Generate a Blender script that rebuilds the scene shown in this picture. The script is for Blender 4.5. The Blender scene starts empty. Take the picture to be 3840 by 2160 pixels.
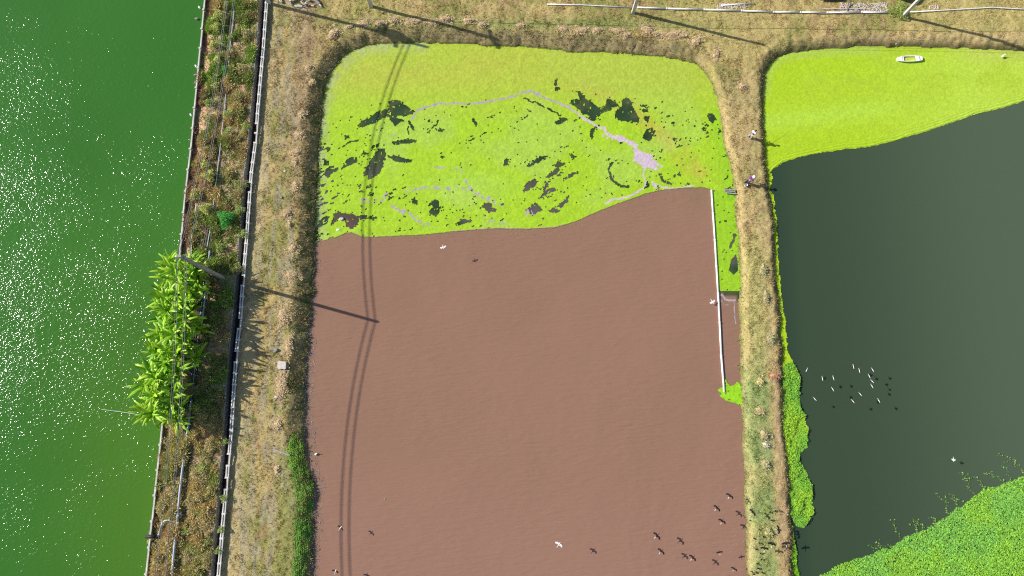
import bpy, math, random
import numpy as np
random.seed(7); RS = np.random.RandomState(7)
sc = bpy.context.scene; COL = sc.collection
R = math.radians

# ---------------------------------------------------------------- camera, light
F, TILT, H = 2500.0, R(11.5), 72.0            # focal length in 3840-wide pixels, tilt off vertical, height in m
cam = bpy.data.objects.new('camera', bpy.data.cameras.new('camera')); COL.objects.link(cam)
cam.location = (0, 0, H); cam.rotation_euler = (TILT, 0, 0)
cam.data.sensor_width = 36; cam.data.lens = 36 * F / 3840; cam.data.clip_end = 6000; cam.data.clip_start = 1
sc.camera = cam
SUN_EL, SUN_AZ = 32.0, 164.5                  # elevation, direction towards the sun (degrees ccw from +x)
w = bpy.data.worlds.new('World'); sc.world = w; w.use_nodes = True
nt = w.node_tree; bg = nt.nodes['Background']
sky = nt.nodes.new('ShaderNodeTexSky'); sky.sky_type = 'NISHITA'; sky.sun_disc = False
sky.sun_elevation = R(SUN_EL); sky.sun_rotation = R(90 - SUN_AZ)
nt.links.new(sky.outputs[0], bg.inputs[0]); bg.inputs[1].default_value = 0.085
sd = np.array([math.cos(R(SUN_EL)) * math.cos(R(SUN_AZ)), math.cos(R(SUN_EL)) * math.sin(R(SUN_AZ)), math.sin(R(SUN_EL))])
sl = bpy.data.lights.new('sun', 'SUN'); sl.energy = 4.6; sl.angle = R(0.5); sl.color = (1, .95, .86)
so = bpy.data.objects.new('sun', sl); COL.objects.link(so)
from mathutils import Vector, Matrix, Euler
so.rotation_euler = Vector(sd).to_track_quat('Z', 'Y').to_euler()
sc.view_settings.view_transform = 'Standard'; sc.view_settings.look = 'None'
sc.view_settings.exposure = 0.45; sc.view_settings.gamma = 1; sc.view_settings.use_curve_mapping = False
sc.cycles.use_denoising = False
sc.cycles.max_bounces = 6; sc.cycles.transparent_max_bounces = 6
sc.cycles.caustics_reflective = False; sc.cycles.caustics_refractive = False
sc.render.filter_size = 1.2 if hasattr(sc.render, 'filter_size') else 1.5
sc.cycles.filter_width = 1.2

# ---------------------------------------------------------------- geometry of the photograph -> world
ct, st = math.cos(TILT), math.sin(TILT)
def P(u, v, z=0.0):
    """3840-wide pixel on the level z -> world point"""
    x = (u - 1920) / F; y = -(v - 1080) / F
    dy, dz = y * ct + st, y * st - ct
    s = (z - H) / dz
    return Vector((x * s, dy * s, z))
K = 3840 / 2576
def PD(u, v, z=0.0): return P(u * K, v * K, z)
def proj(x, y, z):
    """world -> 2576-wide pixel (numpy)"""
    Z = z - H; yc = y * ct + Z * st; zc = -y * st + Z * ct
    return (1920 + F * x / -zc) / K, (1080 - F * yc / -zc) / K

# ---------------------------------------------------------------- numpy noise and masks
def _h(i, j, s):
    n = (i * 374761393 + j * 668265263 + s * 974634777) & 0xffffffff
    n = ((n ^ (n >> 13)) * 1274126177) & 0xffffffff
    return ((n ^ (n >> 16)) & 0xffff) / 65535.0
def vn(x, y, s=0):
    xi = np.floor(x).astype(np.int64); yi = np.floor(y).astype(np.int64)
    fx = x - xi; fy = y - yi; fx = fx * fx * (3 - 2 * fx); fy = fy * fy * (3 - 2 * fy)
    a = _h(xi, yi, s); b = _h(xi + 1, yi, s); c = _h(xi, yi + 1, s); d = _h(xi + 1, yi + 1, s)
    return (a + (b - a) * fx) * (1 - fy) + (c + (d - c) * fx) * fy
def fbm(x, y, s=0, o=4, g=.5):
    t = 0; a = 1; n = 0
    for k in range(o):
        t = t + a * vn(x * 2 ** k + 17.3 * k, y * 2 ** k - 9.1 * k, s + k); n += a; a *= g
    return t / n
def ss(a, b, x):
    t = np.clip((x - a) / (b - a), 0, 1); return t * t * (3 - 2 * t)
def inside(px, py, poly):
    r = np.zeros(px.shape, bool); n = len(poly)
    for i in range(n):
        x1, y1 = poly[i][:2]; x2, y2 = poly[(i + 1) % n][:2]
        if y1 == y2: continue
        c = ((y1 > py) != (y2 > py)) & (px < (x2 - x1) * (py - y1) / (y2 - y1) + x1)
        r ^= c
    return r
def dline(px, py, pts, closed=False):
    d = np.full(px.shape, 1e9); n = len(pts)
    for i in range(n if closed else n - 1):
        x1, y1 = pts[i][:2]; x2, y2 = pts[(i + 1) % n][:2]
        vx, vy = x2 - x1, y2 - y1; L = vx * vx + vy * vy + 1e-9
        t = np.clip(((px - x1) * vx + (py - y1) * vy) / L, 0, 1)
        d = np.minimum(d, (px - x1 - t * vx) ** 2 + (py - y1 - t * vy) ** 2)
    return np.sqrt(d)
def mix(a, b, t): t = np.asarray(t)[..., None]; return a * (1 - t) + np.asarray(b) * t
def zc(x0, y0, s, pts): return [((x0 + x / s) / K, (y0 + y / s) / K) for x, y in pts]

# ---------------------------------------------------------------- objects
def tag(o, label=None, cat=None, group=None, kind=None):
    for k, v in (('label', label), ('category', cat), ('group', group), ('kind', kind)):
        if v: o[k] = v
    return o
def link(name, me, parent=None, mat=None, loc=None, rot=None, smooth=False):
    if mat is not None and not me.materials: me.materials.append(mat)
    o = bpy.data.objects.new(name, me); COL.objects.link(o)
    if parent: o.parent = parent
    if loc is not None: o.location = loc
    if rot is not None: o.rotation_euler = rot
    if smooth: me.shade_smooth()
    return o
def empty(name, loc=(0, 0, 0), rz=0, **kw):
    o = bpy.data.objects.new(name, None); COL.objects.link(o); o.location = loc; o.rotation_euler = (0, 0, rz)
    o.empty_display_size = .2
    return tag(o, **kw)
def npmesh(name, V, Fc, col=None, smooth=False, extra=None):
    V = np.asarray(V, np.float32); Fc = np.asarray(Fc, np.int32); k = Fc.shape[1]
    me = bpy.data.meshes.new(name); me.vertices.add(len(V)); me.vertices.foreach_set('co', V.ravel())
    me.loops.add(Fc.size); me.loops.foreach_set('vertex_index', Fc.ravel())
    me.polygons.add(len(Fc)); me.polygons.foreach_set('loop_start', np.arange(0, Fc.size, k, dtype=np.int32))
    me.polygons.foreach_set('loop_total', np.full(len(Fc), k, np.int32))
    if smooth: me.polygons.foreach_set('use_smooth', np.ones(len(Fc), bool))
    if col is not None:
        c = np.ones((len(V), 4), np.float32); c[:, :3] = np.clip(col, 0, 1)
        a = me.color_attributes.new('Col', 'FLOAT_COLOR', 'POINT'); a.data.foreach_set('color', c.ravel())
    me.update(); me.validate()
    return me
def gridmesh(name, X, Y, Z, keep, col=None, smooth=True):
    ny, nx = X.shape; idx = np.arange(nx * ny).reshape(ny, nx)
    q = np.stack([idx[:-1, :-1], idx[:-1, 1:], idx[1:, 1:], idx[1:, :-1]], -1).reshape(-1, 4)
    if keep is not None:
        k = keep.ravel(); q = q[k[q].all(1)] if keep.shape == X.shape else q[keep.ravel()]
    used = np.zeros(nx * ny, bool); used[q.ravel()] = True
    m = np.cumsum(used) - 1
    V = np.stack([X.ravel(), Y.ravel(), Z.ravel()], 1)[used]
    return npmesh(name, V, m[q], None if col is None else col.reshape(-1, 3)[used], smooth)
class MB:
    def __init__(s): s.v = []; s.f = []
    def add(s, vs, fs):
        b = len(s.v); s.v += [tuple(p) for p in vs]; s.f += [tuple(b + i for i in f) for f in fs]; return s
    def box(s, c, d, rz=0, M=None, taper=1.0):
        x, y, z = [k / 2 for k in d]; vs = []
        for k, t in ((-1, 1), (1, taper)):
            for a, b in ((-1, -1), (1, -1), (1, 1), (-1, 1)): vs.append(Vector((a * x * t, b * y * t, k * z)))
        M = M if M is not None else Matrix.Rotation(rz, 4, 'Z')
        return s.add([M @ v + Vector(c) for v in vs], [(3, 2, 1, 0), (4, 5, 6, 7), (0, 1, 5, 4), (1, 2, 6, 5), (2, 3, 7, 6), (3, 0, 4, 7)])
    def bar(s, a, b, wd, ht):
        a, b = Vector(a), Vector(b); d = (b - a); L = d.length; q = d.to_track_quat('X', 'Z').to_matrix().to_4x4()
        return s.box((a + b) / 2, (L, wd, ht), M=q)
    def tube(s, pts, r, n=6, cap=True):
        pts = [Vector(p) for p in pts]; rs = r if isinstance(r, (list, tuple)) else [r] * len(pts); b = len(s.v)
        for i, p in enumerate(pts):
            t = (pts[min(i + 1, len(pts) - 1)] - pts[max(i - 1, 0)]).normalized()
            q = t.to_track_quat('Z', 'Y')
            for k in range(n):
                a = 2 * math.pi * k / n; s.v.append(tuple(p + q @ Vector((math.cos(a) * rs[i], math.sin(a) * rs[i], 0))))
        for i in range(len(pts) - 1):
            for k in range(n):
                k2 = (k + 1) % n; s.f.append((b + i * n + k, b + i * n + k2, b + (i + 1) * n + k2, b + (i + 1) * n + k))
        if cap:
            s.f.append(tuple(b + k for k in reversed(range(n)))); s.f.append(tuple(b + (len(pts) - 1) * n + k for k in range(n)))
        return s
    def ell(s, c, r, n=8, m=5, M=None):
        c = Vector(c); b = len(s.v); M = M or Matrix.Identity(3)
        s.v.append(tuple(c + M @ Vector((0, 0, r[2]))))
        for i in range(1, m):
            ph = math.pi * i / m
            for k in range(n):
                a = 2 * math.pi * k / n
                s.v.append(tuple(c + M @ Vector((r[0] * math.sin(ph) * math.cos(a), r[1] * math.sin(ph) * math.sin(a), r[2] * math.cos(ph)))))
        s.v.append(tuple(c + M @ Vector((0, 0, -r[2])))); e = len(s.v) - 1
        for k in range(n): s.f.append((b, b + 1 + k, b + 1 + (k + 1) % n)); s.f.append((e, b + 1 + (m - 2) * n + (k + 1) % n, b + 1 + (m - 2) * n + k))
        for i in range(m - 2):
            for k in range(n):
                k2 = (k + 1) % n; s.f.append((b + 1 + i * n + k, b + 1 + (i + 1) * n + k, b + 1 + (i + 1) * n + k2, b + 1 + i * n + k2))
        return s
    def mesh(s, name):
        me = bpy.data.meshes.new(name); me.from_pydata(s.v, [], s.f); me.update(); return me
    def build(s, name, mat, parent=None, smooth=False, **kw):
        return tag(link(name, s.mesh(name), parent, mat, smooth=smooth), **kw)
ORD = ['first', 'second', 'third', 'fourth', 'fifth', 'sixth', 'seventh', 'eighth', 'ninth', 'tenth', 'eleventh', 'twelfth', 'thirteenth',
       'fourteenth', 'fifteenth', 'sixteenth', 'seventeenth', 'eighteenth', 'nineteenth', 'twentieth', '21st', '22nd', '23rd', '24th', '25th', '26th', '27th', '28th', '29th', '30th']

def ordn(k): return ORD[k] if k < len(ORD) else f'{k + 1}' + ({1: 'st', 2: 'nd', 3: 'rd'}.get((k + 1) % 10, 'th'))
# ---------------------------------------------------------------- materials
def mat_base(name, rough=.8, spec=.3):
    m = bpy.data.materials.new(name); m.use_nodes = True; t = m.node_tree
    b = t.nodes['Principled BSDF']; b.inputs['Roughness'].default_value = rough; b.inputs['Specular IOR Level'].default_value = spec
    return m, t, b
def nnoise(t, scale, detail=4, rough=.55, vec=None, dist=0):
    n = t.nodes.new('ShaderNodeTexNoise'); n.inputs['Scale'].default_value = scale; n.inputs['Detail'].default_value = detail
    n.inputs['Roughness'].default_value = rough; n.inputs['Distortion'].default_value = dist
    if vec is None:
        tc = t.nodes.new('ShaderNodeTexCoord'); vec = tc.outputs['Object']
    t.links.new(vec, n.inputs['Vector']); return n
def mapr(t, inp, a, b, c, d):
    n = t.nodes.new('ShaderNodeMapRange'); t.links.new(inp, n.inputs[0])
    for i, v in enumerate((a, b, c, d)): n.inputs[i + 1].default_value = v
    return n.outputs[0]
def scalec(t, colsock, fac):
    n = t.nodes.new('ShaderNodeVectorMath'); n.operation = 'SCALE'; t.links.new(colsock, n.inputs[0]); t.links.new(fac, n.inputs['Scale']); return n.outputs[0]
def bump(t, b, height, strength, dist):
    n = t.nodes.new('ShaderNodeBump'); n.inputs['Strength'].default_value = strength; n.inputs['Distance'].default_value = dist
    t.links.new(height, n.inputs['Height']); t.links.new(n.outputs[0], b.inputs['Normal']); return n
def plain(name, c, rough=.8, var=.25, scale=6, bmp=0.0, spec=.3, metal=0):
    m, t, b = mat_base(name, rough, spec); b.inputs['Metallic'].default_value = metal
    n = nnoise(t, scale, 5, .65); rgb = t.nodes.new('ShaderNodeRGB'); rgb.outputs[0].default_value = (*c, 1)
    t.links.new(scalec(t, rgb.outputs[0], mapr(t, n.outputs[0], .3, .7, 1 - var, 1 + var)), b.inputs['Base Color'])
    if bmp: bump(t, b, n.outputs[0], .6, bmp)
    return m
def attrmat(name, rough=.9, var=.3, scale=9, bmp=.02, spec=.2, transl=0, island=0.0):
    m, t, b = mat_base(name, rough, spec)
    a = t.nodes.new('ShaderNodeAttribute'); a.attribute_name = 'Col'
    n = nnoise(t, scale, 4, .7); c = a.outputs['Color']
    if var: c = scalec(t, c, mapr(t, n.outputs[0], .32, .68, 1 - var, 1 + var))
    t.links.new(c, b.inputs['Base Color'])
    if bmp: bump(t, b, n.outputs[0], .8, bmp)
    if transl:
        tr = t.nodes.new('ShaderNodeBsdfTranslucent'); t.links.new(c, tr.inputs[0]); mx = t.nodes.new('ShaderNodeMixShader'); mx.inputs[0].default_value = transl
        t.links.new(b.outputs[0], mx.inputs[1]); t.links.new(tr.outputs[0], mx.inputs[2]); t.links.new(mx.outputs[0], t.nodes['Material Output'].inputs[0])
    return m
def leafmat(name, c1, c2, rough=.5, transl=.25):
    m, t, b = mat_base(name, rough, .35); oi = t.nodes.new('ShaderNodeObjectInfo'); n = nnoise(t, 3.5, 3)
    ad = t.nodes.new('ShaderNodeMath'); ad.operation = 'ADD'; t.links.new(oi.outputs['Random'], ad.inputs[0]); t.links.new(n.outputs[0], ad.inputs[1])
    r = t.nodes.new('ShaderNodeValToRGB'); r.color_ramp.elements[0].position = .45; r.color_ramp.elements[1].position = 1.3 if False else 1.0
    r.color_ramp.elements[0].color = (*c1, 1); r.color_ramp.elements[1].color = (*c2, 1)
    t.links.new(mapr(t, ad.outputs[0], .3, 1.4, 0, 1), r.inputs[0]); t.links.new(r.outputs[0], b.inputs['Base Color'])
    r.color_ramp.elements[0].position = .1; r.color_ramp.elements[1].position = .9
    tr = t.nodes.new('ShaderNodeBsdfTranslucent'); t.links.new(r.outputs[0], tr.inputs[0]); mx = t.nodes.new('ShaderNodeMixShader'); mx.inputs[0].default_value = transl
    t.links.new(b.outputs[0], mx.inputs[1]); t.links.new(tr.outputs[0], mx.inputs[2]); t.links.new(mx.outputs[0], t.nodes['Material Output'].inputs[0])
    return m
def watermat(name, rough, waves, spec=.5, body=1.0, wind=None):
    """murky water: colour from the Col attribute, ripples as bump. waves = list of (angle, scale, stretch, height, distortion)"""
    m, t, b = mat_base(name, rough, spec); b.inputs['IOR'].default_value = 1.33
    a = t.nodes.new('ShaderNodeAttribute'); a.attribute_name = 'Col'
    t.links.new(a.outputs['Color'], b.inputs['Base Color'])
    tc = t.nodes.new('ShaderNodeTexCoord'); tot = None
    gust = mapr(t, nnoise(t, .11, 3, .6, tc.outputs['Object'], .6).outputs[0], .35, .68, .5, 1.15)
    if wind:   # a patch of fresher breeze on the open water
        dn = t.nodes.new('ShaderNodeVectorMath'); dn.operation = 'DISTANCE'; t.links.new(tc.outputs['Object'], dn.inputs[0]); dn.inputs[1].default_value = wind
        w1 = mapr(t, dn.outputs['Value'], 4, 36, 1.14, .84); gm = t.nodes.new('ShaderNodeMath'); gm.operation = 'MULTIPLY'; t.links.new(gust, gm.inputs[0]); t.links.new(w1, gm.inputs[1]); gust = gm.outputs[0]
    for ang, s, stretch, hgt, dist in waves:
        mp = t.nodes.new('ShaderNodeMapping'); mp.inputs['Rotation'].default_value = (0, 0, R(ang)); mp.inputs['Scale'].default_value = (1 / stretch, 1, 1)
        t.links.new(tc.outputs['Object'], mp.inputs[0])
        n = nnoise(t, s, 2, .5, mp.outputs[0], dist)
        q = t.nodes.new('ShaderNodeMath'); q.operation = 'MULTIPLY'; q.inputs[1].default_value = hgt; t.links.new(n.outputs[0], q.inputs[0])
        if tot is None: tot = q.outputs[0]
        else:
            ad = t.nodes.new('ShaderNodeMath'); ad.operation = 'ADD'; t.links.new(tot, ad.inputs[0]); t.links.new(q.outputs[0], ad.inputs[1]); tot = ad.outputs[0]
    g = t.nodes.new('ShaderNodeMath'); g.operation = 'MULTIPLY'; t.links.new(tot, g.inputs[0]); t.links.new(gust, g.inputs[1])
    if body == 1.0: bump(t, b, g.outputs[0], 1.0, 1.0); return m
    # clear skin over a turbid body: the body scatters light from below the ripples
    bn = t.nodes.new('ShaderNodeBump'); bn.inputs['Distance'].default_value = 1; t.links.new(g.outputs[0], bn.inputs['Height'])
    bd = t.nodes.new('ShaderNodeBump'); bd.inputs['Distance'].default_value = body; t.links.new(g.outputs[0], bd.inputs['Height'])
    df = t.nodes.new('ShaderNodeBsdfDiffuse'); t.links.new(a.outputs['Color'], df.inputs[0]); t.links.new(bd.outputs[0], df.inputs['Normal'])
    gl = t.nodes.new('ShaderNodeBsdfGlossy'); gl.inputs['Roughness'].default_value = rough; t.links.new(bn.outputs[0], gl.inputs['Normal'])
    fr = t.nodes.new('ShaderNodeFresnel'); fr.inputs[0].default_value = 1.33; t.links.new(bn.outputs[0], fr.inputs['Normal'])
    mx = t.nodes.new('ShaderNodeMixShader'); t.links.new(fr.outputs[0], mx.inputs[0]); t.links.new(df.outputs[0], mx.inputs[1]); t.links.new(gl.outputs[0], mx.inputs[2]); t.links.new(mx.outputs[0], t.nodes['Material Output'].inputs[0])
    return m
M = {}
M['ground'] = attrmat('dry_grass_ground', .95, .3, 7, .03)
M['grass'] = attrmat('grass_blades', .8, 0, 1, 0, .15, .15)
M['mat'] = attrmat('duckweed', .75, .16, 5.5, .02, .25)
M['lake'] = watermat('green_lake_water', .10, [(25, 3.6, 1.6, .080, .4), (-40, 6.5, 1.3, .040, .3)], body=.22, wind=(-48, 3, -1))
M['brown'] = watermat('brown_pond_water', .16, [(-24, 3.0, 4.5, .055, .3), (-8, 4.4, 3.2, .025, .3), (40, .8, 2, .02, .2)])
M['dark'] = watermat('dark_pond_water', .15, [(10, 2.4, 2.0, .004, .3)])
M['conc'] = plain('concrete', (.55, .53, .49), .85, .3, 5, .01)
M['concd'] = plain('weathered_shaded_concrete', (.33, .32, .3), .9, .35, 4, .01)  # weathered parts, and the shade painted on the left pole
M['white'] = plain('white_plastic', (.86, .87, .88), .35, .06, 3)
M['grey'] = plain('grey_painted_pipe', (.42, .46, .52), .45, .18, 4, spec=.5)
M['black'] = plain('black_rubber', (.02, .02, .024), .6, .3, 6)
M['hose'] = plain('dark_polythene_pipe', (.05, .06, .08), .5, .3, 3, spec=.5)
M['wire'] = plain('aluminium_cable', (.10, .10, .10), .5, .2, 2)
M['ins'] = plain('porcelain_insulator', (.7, .7, .68), .2, .1, 8)
M['wood'] = plain('weathered_wood', (.2, .17, .14), .9, .4, 8, .01)
M['stone'] = plain('pale_stone', (.62, .54, .5), .9, .25, 7, .02)
M['straw'] = attrmat('dried_weed_straw', .9, .2, 14, .02)
M['leaf'] = leafmat('banana_leaf', (.12, .36, .012), (.42, .66, .035), .4, .14)
M['stem'] = plain('banana_stem', (.2, .22, .08), .7, .4, 6)
M['bush'] = leafmat('shrub_leaf', (.16, .24, .04), (.42, .48, .12), .6, .2)
M['gbush'] = leafmat('green_shrub_leaf', (.02, .13, .015), (.08, .34, .03), .6, .2)
M['twig'] = plain('dry_twig', (.14, .1, .07), .9, .3, 8)
M['weed'] = attrmat('water_weed_leaves', .6, 0, 1, 0, .3, .2)
M['metal'] = plain('galvanised_metal', (.5, .5, .5), .4, .2, 6, spec=.5, metal=.6)
M['bwhite'] = plain('white_feather', (.85, .84, .82), .7, .06, 9)
M['bdark'] = plain('dark_feather', (.012, .01, .01), .7, .3, 9)
M['bpink'] = plain('pink_leg', (.6, .3, .28), .6, .1, 9)
M['skin'] = plain('skin', (.36, .2, .13), .6, .1, 9)

# ---------------------------------------------------------------- outlines read from the photograph (2576-wide pixels)
WATER = -1.0
WALL_L = [(767, 0), (754, 140), (716, 540), (701, 667), (683, 849), (674, 946), (636, 1300), (605, 1620), (599, 1687), (579, 1862), (566, 1985), (547, 2160)]
FENCE = [(1000, 0), (993, 100), (987, 186), (970, 373), (957, 540), (942, 652), (926, 875), (909, 1080), (901, 1192), (888, 1303), (875, 1482), (867, 1620), (856, 1732), (838, 1940), (819, 2160)]
def ext(pl, z):
    w_ = [P(u, v, z) for u, v in pl]; a = w_[0] + (w_[0] - w_[1]).normalized() * 14; b = w_[-1] + (w_[-1] - w_[-2]).normalized() * 14
    return [a] + w_ + [b]
WL = ext(WALL_L, 0.05); FN = ext(FENCE, 0.1)
def xat(pl, y):
    ys = np.array([p.y for p in pl])[::-1]; xs = np.array([p.x for p in pl])[::-1]
    return np.interp(y, ys, xs)
BROWN = [(785, 1449), (788, 1350), (797, 1240), (782, 1180), (767, 1100), (770, 1000), (774, 900), (779, 800), (788, 700), (793, 620), (797, 560), (800, 450), (805, 350), (812, 260), (825, 200), (850, 160), (885, 130), (930, 113), (960, 110), (1020, 112), (1060, 108), (1150, 112), (1250, 118), (1340, 120), (1400, 128), (1450, 135), (1520, 132), (1580, 138), (1640, 142), (1700, 150), (1745, 162), (1775, 185), (1793, 220), (1805, 270), (1812, 310), (1822, 370), (1834, 410), (1841, 450), (1846, 480), (1848, 540), (1854, 600), (1859, 680), (1860, 760), (1859, 860), (1862, 950), (1864, 1020), (1867, 1100), (1872, 1200), (1876, 1300), (1880, 1449), (1895, 1900), (755, 1900)]
RIGHT = [(3000, 134), (2700, 132), (2576, 131), (2500, 125), (2400, 122), (2300, 121), (2200, 118), (2100, 124), (2030, 128), (1990, 133), (1955, 145), (1932, 165), (1922, 190), (1919, 230), (1920, 300), (1922, 350), (1926, 400), (1930, 430), (1933, 480), (1943, 520), (1949, 600), (1953, 700), (1962, 780), (1967, 860), (1969, 930), (1973, 1000), (1976, 1080), (1983, 1180), (1988, 1250), (1992, 1330), (1998, 1449), (2030, 1900), (3000, 1900)]
BW = [PD(u, v, WATER) for u, v in BROWN]; RW = [PD(u, v, WATER) for u, v in RIGHT]
def sdist(x, y, poly):
    d = dline(x, y, poly, True); return np.where(inside(x, y, poly), -d, d)
def heights(x, y):
    jx = x + .5 * (fbm(x * .9, y * .9, 3, 3) - .5); jy = y + .5 * (fbm(x * .9, y * .9, 5, 3) - .5)
    dB = sdist(jx, jy, BW); dR = sdist(jx, jy, RW)
    u, v = proj(x, y, -.5)
    wB = 2.0 - 1.0 * ss(1740, 1800, u) - .3 * ss(150, 100, v); wB = wB + .0 * u
    md = ss(1790, 1820, u) * ss(2035, 1995, u) * ss(160, 250, v)
    wR = 1.35 - .55 * md + 0 * ss(1960, 2060, u) * ss(200, 100, v)
    def prof(d, w_): return np.where(d > 0, -1 + (.8 - .3 * md) * (ss(-.35, 1.0, d / w_) * 1.12 - .12), -1.0 - .14 + d * .55)
    z = np.minimum(prof(dB, wB), prof(dR, wR)); z = np.maximum(z, -2.3)
    return z, dB, dR, u, v
def gz(x, y):
    z, *_ = heights(np.array([float(x)]), np.array([float(y)])); return float(z[0])
def onground(u, v):
    """3840-wide pixel -> point on the ground surface"""
    p = P(u, v, 0)
    for _ in range(4): p = P(u, v, gz(p.x, p.y))
    return p

# ---------------------------------------------------------------- ground
def grass_colour(x, y, u, v, dB, dR):
    n1 = fbm(x * .35, y * .35, 11, 4); n2 = fbm(x * 1.3, y * 1.3, 12, 4); n3 = fbm(x * .12, y * .12, 13, 3)
    straw = np.array([.50, .40, .175]); ol = np.array([.27, .28, .08]); br = np.array([.36, .24, .14]); gr = np.array([.14, .25, .05]); dk = np.array([.14, .12, .07])
    c = mix(np.broadcast_to(straw, x.shape + (3,)), ol, ss(.42, .66, n1) * .75)
    c = mix(c, br, ss(.52, .72, n2) * .6)
    # west berm: browner centre line, paler edge by the wall
    west = ss(830, 760, u); tx = u + (v - 700) * .075
    c = mix(c, (.40, .36, .25), west * ss(.45, .7, fbm(x * 2.2, y * .35, 14, 3)) * .7)
    c = mix(c, (.38, .27, .17), west * np.exp(-((tx - 735) / 32) ** 2) * ss(600, 250, v) * .75)
    c = mix(c, (.56, .47, .27), west * ss(665, 640, tx) * .6)
    c = mix(c, (.27, .30, .09), west * np.exp(-((tx - 775) / 22) ** 2) * .55)
    # top band: yellower green
    top = ss(170, 100, v) * ss(800, 900, u)
    c = mix(c, (.50, .45, .17), top * ss(.35, .6, n3) * .55)
    c = mix(c, (.27, .31, .10), top * np.exp(-((v - 66) / 16) ** 2) * ss(2000, 1500, u) * .8)
    c = mix(c, (.56, .42, .22), top * ss(1950, 2200, u) * np.exp(-((v - 98) / 14) ** 2) * .7)
    # middle dike
    mid = ss(1770, 1800, u) * ss(2000, 1985, u) * ss(160, 230, v)
    c = mix(c, (.52, .41, .21), mid * .5)
    c = mix(c, (.46, .44, .17), mid * ss(560, 650, v) * np.exp(-((u - 1900 - (v - 700) * .03) / 28) ** 2) * .8)
    lower = ss(850, 960, v) * mid; xc = u - (v - 1000) * .045
    c = mix(c, (.27, .36, .13), lower * ss(1862, 1880, xc) * ss(1945, 1925, xc) * (.35 + .5 * ss(.3, .6, n1)))
    c = mix(c, (.46, .33, .19), lower * ss(1938, 1950, xc) * .6)
    c = mix(c, (.60, .48, .28), lower * ss(1888, 1872, xc) * .25)
    # banks
    bank = ss(2.1, 1.4, dB) * ss(1800, 1740, u); c = mix(c, (.34, .27, .14), bank * .7)
    c = mix(c, (.10, .16, .04), bank * ss(.5, .68, n2) * .6 * (dB > 0))
    c = mix(c, (.36, .27, .16), ss(2.6, .4, dB) * ss(140, 110, v) * ss(1000, 1150, u) * ss(1800, 1700, u) * ss(.35, .6, n2) * .6)
    c = mix(c, (.13, .15, .04), ss(.4, .05, dB) * .8)
    c = mix(c, (.16, .13, .06), ss(.8, .2, dR) * .8)
    c = mix(c, (.22, .21, .20), ss(.22, .02, np.abs(dB - .05)) * ss(780, 800, v) * ss(900, 850, u) * .9)
    c = mix(c, (.07, .06, .04), np.maximum(ss(0, -.2, dB), ss(0, -.2, dR)))
    g = fbm(x * 5.1, y * 5.1, 21, 3, .7); c = c * (.78 + .5 * g)[..., None] * np.array([.86, .84, .80])
    return c
x = np.arange(-36, 80, .17); y = np.arange(-30, 66, .17); X, Y = np.meshgrid(x, y)
Z, dB, dR, U, V = heights(X, Y)
Z = Z + .13 * (fbm(X * 1.1, Y * 1.1, 31, 4, .6) - .5) + .10 * (fbm(X * 3.6, Y * 3.6, 33, 2) - .5) * ss(-.3, .3, np.minimum(dB, dR)) + .2 * (fbm(X * 1.7, Y * 1.7, 34, 3, .6) - .5) * ss(0, .6, np.minimum(dB, dR)) * ss(2.6, 1.4, np.minimum(dB, dR)) + .12 * (fbm(X * .3, Y * .3, 32, 2) - .5)
keep = (X > xat(FN, Y) + .02) & (np.minimum(dB, dR) > -2.2)
GC = grass_colour(X, Y, U, V, dB, dR)
tag(link('ground', gridmesh('ground', X, Y, Z, keep, GC), mat=M['ground']), kind='structure')
GX, GY, GZ = X, Y, Z
def zsurf(px, py):
    i = np.clip(((np.asarray(py) + 30) / .17).astype(int), 0, GX.shape[0] - 1); j = np.clip(((np.asarray(px) + 36) / .17).astype(int), 0, GX.shape[1] - 1)
    return GZ[i, j], GC[i, j], dB[i, j], dR[i, j], U[i, j], V[i, j]
def og(u, v):
    p = onground(u, v); z = float(zsurf(p.x, p.y)[0]); return Vector((p.x, p.y, z))
far = MB(); far.add([(-2500, 65.9, -.06), (2500, 65.9, -.06), (2500, 3000, -.06), (-2500, 3000, -.06)], [(0, 1, 2, 3)])
far.add([(-2500, -3000, -2.4), (2500, -3000, -2.4), (2500, 66, -2.4), (-2500, 66, -2.4)], [(0, 1, 2, 3)])
far.build('terrain', plain('distant_grassland', (.3, .27, .13), .95, .4, .05), kind='structure')

# ---------------------------------------------------------------- strip between the lake wall and the ditch
DW = .72
ys = np.arange(P(0, 2160).y - 13, P(0, 0).y + 13, .11); t = np.linspace(0, 1, 62)
xl = xat(WL, ys) + .06; xr = xat(FN, ys) - .16 - DW - .09
T, YY = np.meshgrid(t, ys); XX = xl[:, None] + (xr - xl)[:, None] * T
ZS0 = lambda T_, x_, y_: -.42 + .40 * ss(0, .22, T_) + .05 * T_ - .12 * np.exp(-((T_ - .47) / .05) ** 2)
ZZ = ZS0(T, XX, YY) + .22 * (fbm(XX * .8, YY * .8, 41, 4, .6) - .5) * ss(0, .1, T) * ss(1, .93, T)
US, VS = proj(XX, YY, ZZ)
n1 = fbm(XX * .55, YY * .4, 42, 4); n2 = fbm(XX * 1.6, YY * 1.6, 43, 3)
CS = mix(np.broadcast_to(np.array([.30, .23, .14]), XX.shape + (3,)), (.42, .26, .17), ss(.42, .6, n1))
CS = mix(CS, (.22, .24, .08), ss(.5, .65, n2) * .7)
CS = mix(CS, (.43, .27, .17), ss(.26, .08, T) * ss(1000, 600, VS) * .8)
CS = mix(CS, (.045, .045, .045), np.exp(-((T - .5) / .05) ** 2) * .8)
CS = CS * (.8 + .8 * fbm(XX * 5, YY * 5, 44, 3))[..., None]
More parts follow.
